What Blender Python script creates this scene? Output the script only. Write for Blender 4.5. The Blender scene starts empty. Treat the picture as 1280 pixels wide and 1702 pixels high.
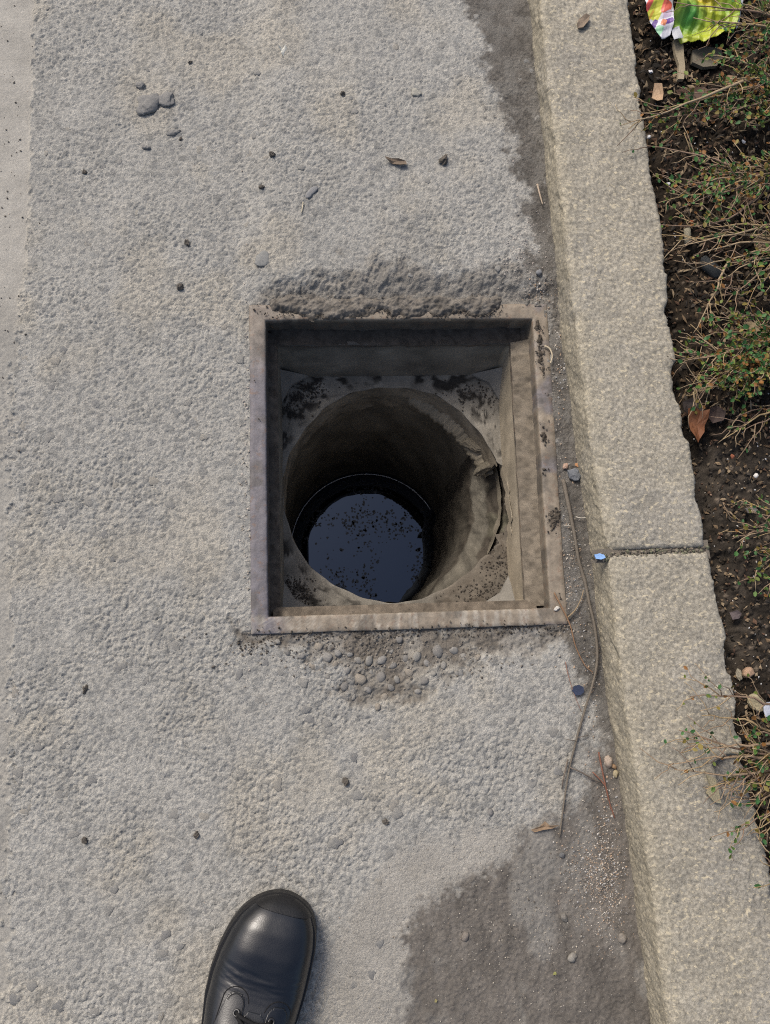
import bpy, bmesh, math, random
import numpy as np
from mathutils import Vector, Matrix, Quaternion, Euler

# ------------------------------------------------------------------ camera, sky, sun, exposure
scene = bpy.context.scene
COL = scene.collection
FOC, HGT = 1290.0, 1.03                       # focal length in photo pixels, camera height in metres
_d = np.array([(560 - 640) / FOC, -(1045 - 851) / FOC, -1.0]); _d /= np.linalg.norm(_d)
_u = -_d; _y = np.array([0, 1.0, 0]) - _u * _u[1]; _y /= np.linalg.norm(_y); _x = np.cross(_y, _u)
ROT = np.array([_x, _y, _u])                  # camera space -> world

cam = bpy.data.cameras.new('camera'); cam_o = bpy.data.objects.new('camera', cam); COL.objects.link(cam_o)
M4 = Matrix([list(map(float, r)) + [0] for r in ROT] + [[0, 0, 0, 1]]); M4.translation = (0, 0, HGT)
cam_o.matrix_world = M4
cam.sensor_fit = 'VERTICAL'; cam.sensor_height = 24.0; cam.lens = 24.0 * FOC / 1702.0
cam.clip_start = 0.02; cam.clip_end = 500
scene.camera = cam_o

SUN_AZ = math.radians(-38); SUN_EL = math.radians(47)      # azimuth clockwise from +Y
world = bpy.data.worlds.new('World'); scene.world = world; world.use_nodes = True
nt = world.node_tree; nt.nodes.clear()
sky = nt.nodes.new('ShaderNodeTexSky'); sky.sky_type = 'NISHITA'; sky.sun_disc = False
sky.sun_elevation = SUN_EL; sky.sun_rotation = SUN_AZ; sky.dust_density = 5.0; sky.air_density = 1.0; sky.ozone_density = 1.0
bg = nt.nodes.new('ShaderNodeBackground'); bg.inputs['Strength'].default_value = 0.15
wo = nt.nodes.new('ShaderNodeOutputWorld')
nt.links.new(sky.outputs[0], bg.inputs[0]); nt.links.new(bg.outputs[0], wo.inputs[0])
sl = bpy.data.lights.new('sun', 'SUN'); sl.energy = 2.6; sl.angle = math.radians(18); sl.color = (1.0, 0.945, 0.865)
so = bpy.data.objects.new('sun', sl); COL.objects.link(so)
sdir = Vector((math.sin(SUN_AZ) * math.cos(SUN_EL), math.cos(SUN_AZ) * math.cos(SUN_EL), math.sin(SUN_EL)))
so.rotation_euler = sdir.to_track_quat('Z', 'Y').to_euler(); so.location = sdir * 5
scene.view_settings.view_transform = 'Standard'; scene.view_settings.look = 'None'
scene.view_settings.exposure = -0.03; scene.view_settings.gamma = 1.0; scene.view_settings.use_curve_mapping = False
scene.cycles.max_bounces = 8; scene.cycles.sample_clamp_indirect = 4.0; scene.cycles.filter_width = 1.1; scene.cycles.use_denoising = False

# ------------------------------------------------------------------ helpers
def G(px, py, z=0.0):
    """point of the horizontal plane at height z seen at photo pixel (px, py)"""
    px = np.asarray(px, float); py = np.asarray(py, float)
    c = np.stack([(px - 640) / FOC, -(py - 851) / FOC, -np.ones_like(px)], -1)
    r = c @ ROT.T
    t = (z - HGT) / r[..., 2]
    return np.stack([r[..., 0] * t, r[..., 1] * t, np.full_like(px, z) if np.ndim(z) == 0 else z], -1)

def GV(px, py, z=0.0): return Vector(G(px, py, z).tolist())

def pix(x, y, z=0.0):
    p = np.stack([x, y, np.full_like(x, z) - HGT], -1) @ ROT
    return 640 - FOC * p[..., 0] / p[..., 2], 851 + FOC * p[..., 1] / p[..., 2]

def hsh(i, j, s, k=0):
    i = i.astype(np.int64); j = j.astype(np.int64)
    n = (i * 374761393 + j * 668265263 + k * 1274126177 + s * 974711) & 0xFFFFFFFF
    n = ((n ^ (n >> 13)) * 1274126177) & 0xFFFFFFFF
    n = ((n ^ (n >> 16)) * 2246822519) & 0xFFFFFFFF
    n = n ^ (n >> 13)
    return (n & 0xFFFFFF) / float(0x1000000)

def vn(x, y, s=0):
    i = np.floor(x); j = np.floor(y); fx = x - i; fy = y - j
    fx = fx * fx * fx * (fx * (fx * 6 - 15) + 10); fy = fy * fy * fy * (fy * (fy * 6 - 15) + 10)
    a = hsh(i, j, s); b = hsh(i + 1, j, s); c = hsh(i, j + 1, s); d = hsh(i + 1, j + 1, s)
    return (a * (1 - fx) + b * fx) * (1 - fy) + (c * (1 - fx) + d * fx) * fy

def fbm(x, y, s=0, o=4, g=0.5):
    t = 0; a = 1; n = 0
    for k in range(o):
        t = t + a * vn(x * 2 ** k + 13.7 * k, y * 2 ** k - 7.3 * k, s + k); n += a; a *= g
    return t / n

def sst(a, b, x):
    t = np.clip((x - a) / (b - a), 0, 1); return t * t * (3 - 2 * t)

def worley_domes(x, y, cell, s, rlo, rhi, pw=3.0, keep=1.0):
    """flat-topped stones on a jittered lattice: height 0..1 and a random number of the stone that wins"""
    best = np.zeros_like(x); rid = np.zeros_like(x)
    ci = np.floor(x / cell); cj = np.floor(y / cell)
    for di in (-1, 0, 1):
        for dj in (-1, 0, 1):
            i = ci + di; j = cj + dj
            cx = (i + hsh(i, j, s)) * cell; cy = (j + hsh(i, j, s + 1)) * cell
            r = cell * (rlo + (rhi - rlo) * hsh(i, j, s + 2)); an = hsh(i, j, s + 3) * 3.14159
            el = 0.6 + 0.4 * hsh(i, j, s + 4)
            dx = x - cx; dy = y - cy; ca = np.cos(an); sa = np.sin(an)
            d = np.sqrt((dx * ca + dy * sa) ** 2 + ((dy * ca - dx * sa) / el) ** 2) / r
            h = np.sqrt(np.clip(1 - d ** pw, 0, 1)) * (0.45 + 0.55 * hsh(i, j, s + 5))
            if keep < 1: h = h * (hsh(i, j, s + 7) < keep)
            m = h > best
            best = np.where(m, h, best); rid = np.where(m, hsh(i, j, s + 6), rid)
    return best, rid

def poly_mask(px, py, poly, soft):
    """1 inside the polygon, falling to 0 over soft pixels around its edge"""
    poly = np.array(poly, float); inside = np.zeros(px.shape, bool); dist = np.full(px.shape, 1e9)
    n = len(poly)
    for k in range(n):
        x0, y0 = poly[k]; x1, y1 = poly[(k + 1) % n]
        cond = (y0 > py) != (y1 > py)
        xi = (x1 - x0) * (py - y0) / ((y1 - y0) if y1 != y0 else 1e-9) + x0
        inside ^= cond & (px < xi)
        ex, ey = x1 - x0, y1 - y0
        t = np.clip(((px - x0) * ex + (py - y0) * ey) / (ex * ex + ey * ey), 0, 1)
        dist = np.minimum(dist, np.hypot(px - x0 - t * ex, py - y0 - t * ey))
    sd = np.where(inside, dist, -dist)
    return sst(-soft, soft, sd)

def set_smooth(me, on=True): me.polygons.foreach_set('use_smooth', np.full(len(me.polygons), on))

def grid_mesh(name, X, Y, Z, col=None, keep=None):
    """mesh of a regular grid; keep selects faces; col is an (ny,nx,3) albedo"""
    ny, nx = X.shape
    idx = np.arange(ny * nx).reshape(ny, nx)
    q = np.stack([idx[:-1, :-1], idx[:-1, 1:], idx[1:, 1:], idx[1:, :-1]], -1).reshape(-1, 4)
    if keep is not None: q = q[keep.reshape(-1)]
    used = np.zeros(ny * nx, bool); used[q.ravel()] = True
    mp = np.cumsum(used) - 1
    V = np.stack([X, Y, Z], -1).reshape(-1, 3)[used]; q = mp[q]
    me = bpy.data.meshes.new(name)
    me.vertices.add(len(V)); me.vertices.foreach_set('co', V.astype(np.float32).ravel())
    me.loops.add(q.size); me.loops.foreach_set('vertex_index', q.astype(np.int32).ravel())
    me.polygons.add(len(q)); me.polygons.foreach_set('loop_start', np.arange(0, q.size, 4, dtype=np.int32))
    me.update(calc_edges=True)
    set_smooth(me)
    if col is not None: set_col(me, col.reshape(-1, 3)[used])
    return me

def set_col(me, c):
    a = me.color_attributes.new('albedo', 'FLOAT_COLOR', 'POINT')
    c = np.concatenate([c, np.ones((len(c), 1))], 1).astype(np.float32)
    a.data.foreach_set('color', c.ravel())

def mesh(name, V, F, smooth=False, col=None):
    me = bpy.data.meshes.new(name); me.from_pydata([tuple(v) for v in V], [], [tuple(f) for f in F]); me.update()
    if smooth: set_smooth(me)
    if col is not None: set_col(me, np.asarray(col, float))
    return me

def obj(name, me, mat=None, parent=None, loc=None, rot=None, scale=None, kind=None):
    o = bpy.data.objects.new(name, me); COL.objects.link(o)
    if mat is not None and me is not None and not me.materials: me.materials.append(mat)
    if parent is not None: o.parent = parent
    if loc is not None: o.location = loc
    if rot is not None: o.rotation_euler = rot
    if scale is not None: o.scale = (scale,) * 3 if np.isscalar(scale) else scale
    if kind: o['kind'] = kind
    return o

def tag(o, label, cat, group=None):
    o['label'] = label; o['category'] = cat
    if group: o['group'] = group
    return o

def empty(name, loc=(0, 0, 0)):
    o = bpy.data.objects.new(name, None); COL.objects.link(o); o.location = loc; return o

class MB:
    """collects pieces into one mesh with an albedo per vertex"""
    def __init__(s): s.V = []; s.F = []; s.C = []
    def add(s, V, F, c=(0.2, 0.2, 0.2)):
        b = len(s.V); s.V += [tuple(v) for v in V]; s.F += [tuple(i + b for i in f) for f in F]; s.C += [tuple(c)] * len(V)
    def tube(s, pts, r0, r1, n=5, c=(0.2, 0.2, 0.2)):
        pts = [Vector(p) for p in pts]; V = []; F = []; m = len(pts)
        for k, p in enumerate(pts):
            t = (pts[min(k + 1, m - 1)] - pts[max(k - 1, 0)]).normalized()
            a = t.cross(Vector((0.31, 0.22, 0.92))).normalized(); b = t.cross(a)
            r = (r0 + (r1 - r0) * k / (m - 1)) * (1 + 0.16 * math.sin(k * 12.9898 + len(s.V)) * (0.5 + 0.5 * math.sin(k * 4.1)))
            for q in range(n):
                an = 2 * math.pi * q / n; V.append(p + (a * math.cos(an) + b * math.sin(an)) * r)
        for k in range(m - 1):
            for q in range(n):
                F.append((k * n + q, k * n + (q + 1) % n, (k + 1) * n + (q + 1) % n, (k + 1) * n + q))
        F.append(tuple(range(n - 1, -1, -1))); F.append(tuple(range((m - 1) * n, m * n)))
        s.add(V, F, c)
    def build(s, name, smooth=True): return mesh(name, s.V, s.F, smooth, s.C)

# ------------------------------------------------------------------ materials
def new_mat(name):
    m = bpy.data.materials.new(name); m.use_nodes = True
    n = m.node_tree; b = n.nodes['Principled BSDF']; return m, n, b

def mixcol(n, fac, a, b, mode='MIX'):
    x = n.nodes.new('ShaderNodeMix'); x.data_type = 'RGBA'; x.blend_type = mode
    for k, v in (('Factor', fac), ('A', a), ('B', b)):
        s = [i for i in x.inputs if i.name == k and (i.type == 'RGBA' or k == 'Factor' and i.type == 'VALUE')][0]
        if hasattr(v, 'node'): n.links.new(v, s)
        elif k == 'Factor': s.default_value = v
        else: s.default_value = (*v, 1)
    return [o for o in x.outputs if o.type == 'RGBA'][0]

def noise(n, scale, detail=4, rough=0.55, vec=None, dist=0.0):
    t = n.nodes.new('ShaderNodeTexNoise'); t.inputs['Scale'].default_value = scale; t.inputs['Detail'].default_value = detail
    t.inputs['Roughness'].default_value = rough; t.inputs['Distortion'].default_value = dist
    if vec is not None: n.links.new(vec, t.inputs['Vector'])
    return t.outputs['Fac']

def ramp(n, fac, stops):
    r = n.nodes.new('ShaderNodeValToRGB'); e = r.color_ramp.elements
    while len(e) < len(stops): e.new(0.5)
    for k, (p, c) in enumerate(stops):
        e[k].position = p; e[k].color = (c, c, c, 1) if np.isscalar(c) else (*c, 1)
    n.links.new(fac, r.inputs[0]); return r.outputs[0]

def objvec(n, scale=None):
    g = n.nodes.new('ShaderNodeTexCoord'); v = g.outputs['Object']
    if scale:
        mp = n.nodes.new('ShaderNodeMapping'); mp.inputs['Scale'].default_value = scale
        n.links.new(v, mp.inputs['Vector']); v = mp.outputs[0]
    return v

def bump(n, b, h, strength, dist):
    u = n.nodes.new('ShaderNodeBump'); u.inputs['Strength'].default_value = strength; u.inputs['Distance'].default_value = dist
    n.links.new(h, u.inputs['Height']); n.links.new(u.outputs[0], b.inputs['Normal'])

def albedo_mat(name, rough=0.9, grain=900, gamt=0.35, bdist=0.0006, bscale=700, spec=0.25, blotch=0.15, fallback=None):
    """albedo attribute, broken up by fine grain and soft blotches, with fine relief"""
    m, n, b = new_mat(name)
    if fallback is None:
        a = n.nodes.new('ShaderNodeAttribute'); a.attribute_name = 'albedo'; base = a.outputs['Color']
    else: base = fallback
    v = objvec(n)
    g1 = ramp(n, noise(n, grain, 3, 0.6, v), [(0.25, 1 - gamt), (0.75, 1 + gamt)])
    g2 = ramp(n, noise(n, 14, 4, 0.6, v), [(0.3, 1 - blotch), (0.7, 1 + blotch)])
    c = mixcol(n, 1.0, base, g1, 'MULTIPLY'); c = mixcol(n, 1.0, c, g2, 'MULTIPLY')
    n.links.new(c, b.inputs['Base Color']); b.inputs['Roughness'].default_value = rough
    b.inputs['Specular IOR Level'].default_value = spec
    bump(n, b, noise(n, bscale, 3, 0.6, v), 0.7, bdist)
    return m

MAT_ASPH = albedo_mat('asphalt', 0.92, 800, 0.42, 0.0019, 480, 0.2, 0.09)
MAT_FAR = albedo_mat('asphalt_far', 0.92, 160, 0.35, 0.003, 130, 0.2, 0.1, fallback=(0.265, 0.25, 0.225))
MAT_SILT = albedo_mat('silt', 0.95, 900, 0.35, 0.0006, 800, 0.15, 0.12)
MAT_SOIL = albedo_mat('soil', 0.95, 700, 0.5, 0.001, 500, 0.15, 0.2)
MAT_SOILFAR = albedo_mat('soil_far', 0.95, 200, 0.5, 0.003, 120, 0.15, 0.2, fallback=(0.035, 0.028, 0.022))
MAT_BIT = albedo_mat('bits', 0.9, 900, 0.3, 0.0004, 700, 0.2, 0.1)
MAT_CONC = albedo_mat('old_concrete', 0.85, 500, 0.22, 0.0006, 350, 0.25, 0.3)
MAT_TWIG = albedo_mat('bark', 0.85, 700, 0.3, 0.0004, 500, 0.25, 0.15)
MAT_LEAF = albedo_mat('small_leaf', 0.55, 400, 0.2, 0.0002, 300, 0.25, 0.2)

def plain_mat(name, c, rough=0.85, grain=700, gamt=0.25, bdist=0.0005, bscale=500, spec=0.25, blotch=0.15):
    return albedo_mat(name, rough, grain, gamt, bdist, bscale, spec, blotch, fallback=c)

# granite of the kerb: cream and grey crystals, stained edge from the albedo attribute
def granite():
    m, n, b = new_mat('granite'); v = objvec(n)
    a = n.nodes.new('ShaderNodeAttribute'); a.attribute_name = 'albedo'
    s1 = ramp(n, noise(n, 230, 4, 0.7, v), [(0.34, 0.64), (0.5, 0.98), (0.68, 1.42)])
    s2 = ramp(n, noise(n, 900, 2, 0.5, v), [(0.3, 0.78), (0.7, 1.2)])
    s3 = ramp(n, noise(n, 22, 4, 0.6, v), [(0.3, 0.87), (0.7, 1.11)])
    c = mixcol(n, 1, a.outputs['Color'], s1, 'MULTIPLY'); c = mixcol(n, 1, c, s2, 'MULTIPLY'); c = mixcol(n, 1, c, s3, 'MULTIPLY')
    fl = ramp(n, noise(n, 170, 3, 0.6, objvec(n, (1, 1.5, 1.3))), [(0.58, 0.0), (0.65, 1.0)])
    c = mixcol(n, fl, c, (0.44, 0.39, 0.285))
    n.links.new(c, b.inputs['Base Color']); b.inputs['Roughness'].default_value = 0.8; b.inputs['Specular IOR Level'].default_value = 0.3
    bump(n, b, noise(n, 480, 4, 0.65, v), 0.55, 0.0009); return m
MAT_GRAN = granite()

def steel():
    m, n, b = new_mat('dusty_steel'); v = objvec(n)
    a = n.nodes.new('ShaderNodeAttribute'); a.attribute_name = 'albedo'
    k = ramp(n, noise(n, 75, 6, 0.7, v), [(0.35, 0.68), (0.68, 1.2)])
    c = mixcol(n, 1, a.outputs['Color'], k, 'MULTIPLY')
    rs = ramp(n, noise(n, 95, 5, 0.7, v), [(0.54, 0.0), (0.70, 0.75)])
    c = mixcol(n, rs, c, (0.17, 0.105, 0.07))
    n.links.new(c, b.inputs['Base Color']); b.inputs['Roughness'].default_value = 0.6
    b.inputs['Specular IOR Level'].default_value = 0.4
    bump(n, b, noise(n, 260, 4, 0.6, v), 0.5, 0.0008); return m
MAT_STEEL = steel()

def leather():
    m, n, b = new_mat('black_leather'); v = objvec(n)
    b.inputs['Base Color'].default_value = (0.004, 0.0052, 0.0082, 1)
    r = ramp(n, noise(n, 45, 4, 0.6, v), [(0.3, 0.27), (0.7, 0.38)])
    n.links.new(r, b.inputs['Roughness']); b.inputs['Specular IOR Level'].default_value = 0.7
    vo = n.nodes.new('ShaderNodeTexVoronoi'); vo.inputs['Scale'].default_value = 650; n.links.new(v, vo.inputs['Vector'])
    bump(n, b, vo.outputs['Distance'], 0.10, 0.0005); return m
MAT_LEATHER = leather()
MAT_RUBBER = plain_mat('sole_rubber', (0.010, 0.010, 0.011), 0.45, 500, 0.3, 0.0004, 400, 0.4, 0.2)
MAT_LACE = plain_mat('lace', (0.012, 0.012, 0.013), 0.8, 900, 0.4, 0.0006, 1200, 0.2)
MAT_EYE = plain_mat('eyelet', (0.02, 0.02, 0.022), 0.35, 500, 0.1, 0.0001, 400, 0.6)
MAT_LINING = plain_mat('lining', (0.02, 0.019, 0.018), 0.95)

# ------------------------------------------------------------------ road surface
FC = np.array([0.0930, 0.2239]); FA = math.radians(1.25); FW, FH = 0.4193, 0.4513
def to_frame(x, y):
    dx = x - FC[0]; dy = y - FC[1]; c, s = math.cos(FA), math.sin(FA)
    return dx * c + dy * s, dy * c - dx * s
def from_frame(u, v):
    c, s = math.cos(FA), math.sin(FA)
    return FC[0] + u * c - v * s, FC[1] + u * s + v * c

KL = np.array([(868, -60), (873, 0), (889, 160), (907, 330), (933, 560), (957, 750), (983, 922)], float)
KL2 = np.array([(983, 928), (1001, 1100), (1037, 1350), (1081, 1702), (1092, 1790)], float)
ROAD_DIRT = {}
def road_fields(X, Y):
    px, py = pix(X, Y)
    fu, fv = to_frame(X, Y)
    wx = X + 0.002 * (fbm(X * 180, Y * 180, 50, 2) - 0.5); wy = Y + 0.002 * (fbm(X * 180, Y * 180, 60, 2) - 0.5)
    wp = 44 * (fbm(X * 34, Y * 34, 70, 5, 0.62) - 0.5) * 2            # ragged edges, in pixels
    ax, ay = px + wp, py + 44 * (fbm(X * 34, Y * 34, 75, 5, 0.62) - 0.5) * 2
    # masks of what lies on the asphalt, and of the hump's painted shade
    top_dirt = poly_mask(ax, ay, [(760, -120), (775, 40), (800, 110), (818, 190), (845, 250), (872, 340), (880, 420), (905, 505), (905, 1050), (950, 1080), (1000, 1240), (1010, 1320), (1200, 1320), (1000, 500), (900, -120)], 30)
    top_dirt = sst(0.2, 0.8, top_dirt + 0.6 * (fbm(X * 150, Y * 150, 79, 5, 0.65) - 0.5))
    bx_ = px + 26 * (fbm(X * 60, Y * 60, 71, 5, 0.65) - 0.5) * 2; by_ = py + 26 * (fbm(X * 60, Y * 60, 76, 5, 0.65) - 0.5) * 2
    low_dirt = poly_mask(bx_, by_, [(650, 1900), (662, 1660), (668, 1530), (740, 1475), (830, 1432), (862, 1385), (960, 1335), (1000, 1240), (1100, 1240), (1200, 1900)], 60)
    low_dirt = sst(0.22, 0.78, low_dirt + 0.75 * (fbm(X * 150, Y * 150, 78, 5, 0.65) - 0.5))
    smooth = poly_mask(ax, ay, [(500, 1900), (545, 1700), (545, 1560), (590, 1520), (660, 1420), (800, 1380), (870, 1380), (700, 1900)], 22)
    brown = poly_mask(ax, ay, [(395, 1030), (400, 1070), (520, 1090), (560, 1130), (600, 1165), (700, 1150), (760, 1095), (880, 1085), (960, 1060), (960, 1030)], 16)
    hump = sst(0, 1, (fv - (FH / 2 - 0.004)) / 0.055) * sst(385, 470, px)
    hump_dirt_shade = poly_mask(ax, ay, [(420, 500), (470, 470), (600, 440), (740, 455), (860, 455), (930, 480), (930, 530), (420, 530)], 18)
    # relief
    w1x = wx + 0.0060 * (fbm(X * 230, Y * 230, 52, 3) - 0.5); w1y = wy + 0.0060 * (fbm(X * 230, Y * 230, 62, 3) - 0.5)
    a, ia = worley_domes(w1x, w1y, 0.0068, 11, 0.34, 0.74, 4.0)
    b_, ib = worley_domes(w1x, w1y, 0.0039, 31, 0.35, 0.78, 3.0)
    c_, ic = worley_domes(w1x, w1y, 0.017, 91, 0.24, 0.46, 6.0, keep=0.22)
    grain = fbm(X * 620, Y * 620, 5, 2) - 0.5
    crumbly = fbm(X * 260, Y * 260, 15, 3) - 0.5
    lump = fbm(X * 9, Y * 9, 8, 3) - 0.5
    rough = 0.50 + 0.62 * sst(0.33, 0.67, fbm(X * 11, Y * 11, 21, 4))
    rough = rough * (1 - 0.3 * sst(800, 200, py))
    rough = rough * (1 - 0.80 * low_dirt) * (1 - 0.6 * smooth) * (1 - 0.3 * top_dirt) * (1 + 0.5 * hump_dirt_shade)
    st = np.maximum(np.maximum(a * 0.95, b_ * 0.66), c_ * 1.05)
    z = 0.0021 * rough * (st - 0.5) + 0.0027 * crumbly * rough + 0.0021 * grain * (0.4 + rough * 0.6) + 0.003 * lump
    z = z + 0.013 * hump - 0.0015
    z = z + hump_dirt_shade * (0.008 * (fbm(X * 60, Y * 60, 41, 3) - 0.5) + 0.005 * (fbm(X * 150, Y * 150, 42, 3) - 0.5))
    z = z - brown * 0.004 + brown * (0.005 * (fbm(X * 80, Y * 80, 43, 3) - 0.5) + 0.003 * (fbm(X * 260, Y * 260, 46, 2) - 0.5))
    z = z + low_dirt * (0.0036 * (fbm(X * 60, Y * 34, 44, 4) - 0.5) + 0.0018 * (fbm(X * 300, Y * 300, 45, 2) - 0.5)) + 0.001 * low_dirt
    # the left band: a smooth concrete strip, a step lower
    bl = np.interp(py, [-200, 0, 120, 270, 420, 560, 750, 1000, 1200, 1500, 1900], [58, 56, 53, 50, 42, 28, 12, 16, 17, 9, 6])
    jag = 7 * (fbm(X * 120, Y * 120, 66, 3) - 0.5) * 2
    strip = sst(2.5, -2.5, px + jag * (1 + 2.2 * sst(430, 620, py)) - bl)
    fadeS = sst(430, 640, py)
    z = z * (1 - strip * (1 - 0.55 * fadeS)) + strip * (1 - 0.4 * fadeS) * (-0.005 + 0.0007 * grain + 0.0012 * (fbm(X * 60, Y * 60, 67, 3) - 0.5))
    # colour: pale dust between darker worn stones
    dust = np.array([0.318, 0.309, 0.283]); stone = np.array([0.203, 0.203, 0.194]); dark = np.array([0.18, 0.181, 0.178])
    k = sst(0.3, 0.8, st + 0.7 * crumbly)[..., None]
    sid = np.where(c_ * 1.12 >= np.maximum(a, b_ * 0.72), ic, np.where(a > b_ * 0.72, ia, ib))
    sc = stone * (0.8 + 0.4 * sid[..., None]); sc = np.where(sid[..., None] > 0.93, dark, sc); sc = np.where(sid[..., None] < 0.035, dust * 1.08, sc)
    col = dust * (1 - k * 0.85) + sc * k * 0.85
    col = col * (0.93 + 0.14 * fbm(X * 4, Y * 4, 80, 3)[..., None])
    warm = sst(0.5, 0.75, fbm(X * 11, Y * 11, 81, 3))[..., None]
    col = col * (1 + warm * np.array([0.05, 0.02, -0.03]))
    tgt = np.array([0.312, 0.298, 0.268]) * (0.9 + 0.2 * fbm(X * 90, Y * 90, 82, 3)[..., None])
    tgt = tgt * (1 - 0.16 * fadeS[..., None]); ks = (strip * (1 - 0.45 * fadeS))[..., None]
    col = col * (1 - ks) + tgt * ks
    d1 = np.array([0.112, 0.104, 0.093]) * (0.65 + 0.6 * fbm(X * 70, Y * 70, 83, 4)[..., None]) * (0.85 + 0.3 * k)
    m = (top_dirt * (0.82 + 0.18 * sst(0.35, 0.6, fbm(X * 55, Y * 55, 84, 3))))[..., None]; col = col * (1 - m) + d1 * m
    strk = fbm(X * 70, Y * 26, 85, 5, 0.62)
    d2 = np.array([0.124, 0.113, 0.100]) * (0.6 + 0.75 * strk[..., None]) * (0.92 + 0.16 * sst(0.4, 0.6, fbm(X * 420, Y * 420, 187, 2)))[..., None]
    m = (low_dirt * (0.62 + 0.38 * sst(0.36, 0.58, fbm(X * 16, Y * 11, 188, 5, 0.6) + 0.12 * sst(650, 900, px))))[..., None]; col = col * (1 - m) + d2 * m
    m = (smooth * (1 - low_dirt) * 0.75)[..., None]; d4 = np.array([0.283, 0.267, 0.237]) * (0.85 + 0.3 * fbm(X * 60, Y * 60, 86, 4)[..., None]); col = col * (1 - m) + d4 * m
    m = (brown * (0.6 + 0.4 * sst(0.4, 0.6, fbm(X * 40, Y * 40, 87, 3))))[..., None]; d3 = np.array([0.135, 0.121, 0.103]) * (0.7 + 0.6 * fbm(X * 90, Y * 90, 88, 4)[..., None]); col = col * (1 - m) + d3 * m
    m = (hump_dirt_shade * 0.8)[..., None]; d5 = np.array([0.165, 0.153, 0.135]) * (0.7 + 0.6 * fbm(X * 80, Y * 80, 89, 4)[..., None]); col = col * (1 - m) + d5 * m  # hump dirt, with the shade of its slope away from the sun put into colour
    return z, np.clip(col, 0.01, 1), np.maximum(low_dirt, brown * 0.9), strip, fu, fv, px, py

STEP = 0.0014
RX0, RX1, RY0, RY1 = -0.54, 0.46, -0.56, 1.03
gx = np.arange(RX0, RX1, STEP); gy = np.arange(RY0, RY1, STEP)
GX, GY = np.meshgrid(gx, gy)
RZ, RC, RSILT, RSTRIP, RFU, RFV, RPX, RPY = road_fields(GX, GY)
hole = (np.abs(RFU) < FW / 2 - 0.004) & (np.abs(RFV) < FH / 2 - 0.004)
kx = np.interp(GY, [G(*p)[1] for p in [(1081, 1702), (981, 925), (873, 0)]], [G(*p)[0] for p in [(1081, 1702), (981, 925), (873, 0)]])
under = GX > kx + 0.035
def fc(m): return m[:-1, :-1]
def fany(m): return m[:-1, :-1] & m[:-1, 1:] & m[1:, :-1] & m[1:, 1:]
vis = ~fany(hole) & ~fc(under)
silt_f = fc(RSILT) > 0.5; strip_f = fc(RSTRIP) > 0.5
road = obj('road', grid_mesh('road', GX, GY, RZ, RC, vis & ~silt_f & ~strip_f), MAT_ASPH, kind='structure')
road['label'] = 'worn grey asphalt road with coarse stones and pale dust'
silt = obj('silt', grid_mesh('silt', GX, GY, RZ, RC, vis & silt_f), MAT_SILT, kind='stuff')
silt['label'] = 'dark dried silt lying along the gutter and under the drain edge'
strip = obj('concrete_strip', grid_mesh('concrete_strip', GX, GY, RZ, RC, vis & strip_f), MAT_SILT, kind='structure')
strip['label'] = 'smooth pale concrete strip along the edge of the asphalt'
def road_z(x, y):
    i = int(np.clip(round((x - RX0) / STEP), 0, len(gx) - 1)); j = int(np.clip(round((y - RY0) / STEP), 0, len(gy) - 1))
    return float(RZ[j, i])
# the road and the bed beyond the picture
def far_sheet(name, rects, z, mat):
    V = []; F = []
    for (x0, x1, y0, y1) in rects:
        b = len(V); V += [(x0, y0, z), (x1, y0, z), (x1, y1, z), (x0, y1, z)]; F.append((b, b + 1, b + 2, b + 3))
    o = obj(name, mesh(name, V, F), mat, kind='structure'); return o
far_sheet('road_beyond', [(-30, RX0, -30, 30), (RX0, gx[-1], -30, RY0), (RX0, gx[-1], gy[-1], 30)], -0.003, MAT_FAR)

# stones of the asphalt that stand out one by one
rng = random.Random(5); nr = np.random.default_rng(7)
def dome_mesh(name, seed, n=9):
    r = random.Random(seed); V = []; F = []
    rad = [0.6 + 0.75 * r.random() for _ in range(n)]; ex = 0.65 + 0.35 * r.random()
    for k, (s, z) in enumerate(((1.04, -0.5), (0.95, 0.05), (0.72, 0.24))):
        for q in range(n):
            a = 2 * math.pi * q / n
            V.append((math.cos(a) * rad[q] * s * 0.5, math.sin(a) * rad[q] * s * ex * 0.5, z * 0.5 + r.uniform(-0.02, 0.02)))
    V.append((0, 0, 0.14 + r.uniform(-0.02, 0.03)))
    for k in range(2):
        for q in range(n): F.append((k * n + q, k * n + (q + 1) % n, (k + 1) * n + (q + 1) % n, (k + 1) * n + q))
    for q in range(n): F.append((2 * n + q, 2 * n + (q + 1) % n, 3 * n))
    return mesh(name, V, F, True)
AGM = [plain_mat('aggregate_grey', (0.236, 0.23, 0.214), bdist=0.0009), plain_mat('aggregate_slate', (0.195, 0.193, 0.186), bdist=0.0009), plain_mat('aggregate_pale', (0.27, 0.255, 0.225), bdist=0.0009)]
domes = [dome_mesh('aggregate_stone', 100 + k) for k in range(12)]
for k, m in enumerate(domes): m.materials.append(AGM[(0, 0, 1, 0, 2, 0, 1, 0, 0, 2, 0, 1)[k]])
cnt = 0
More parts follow.
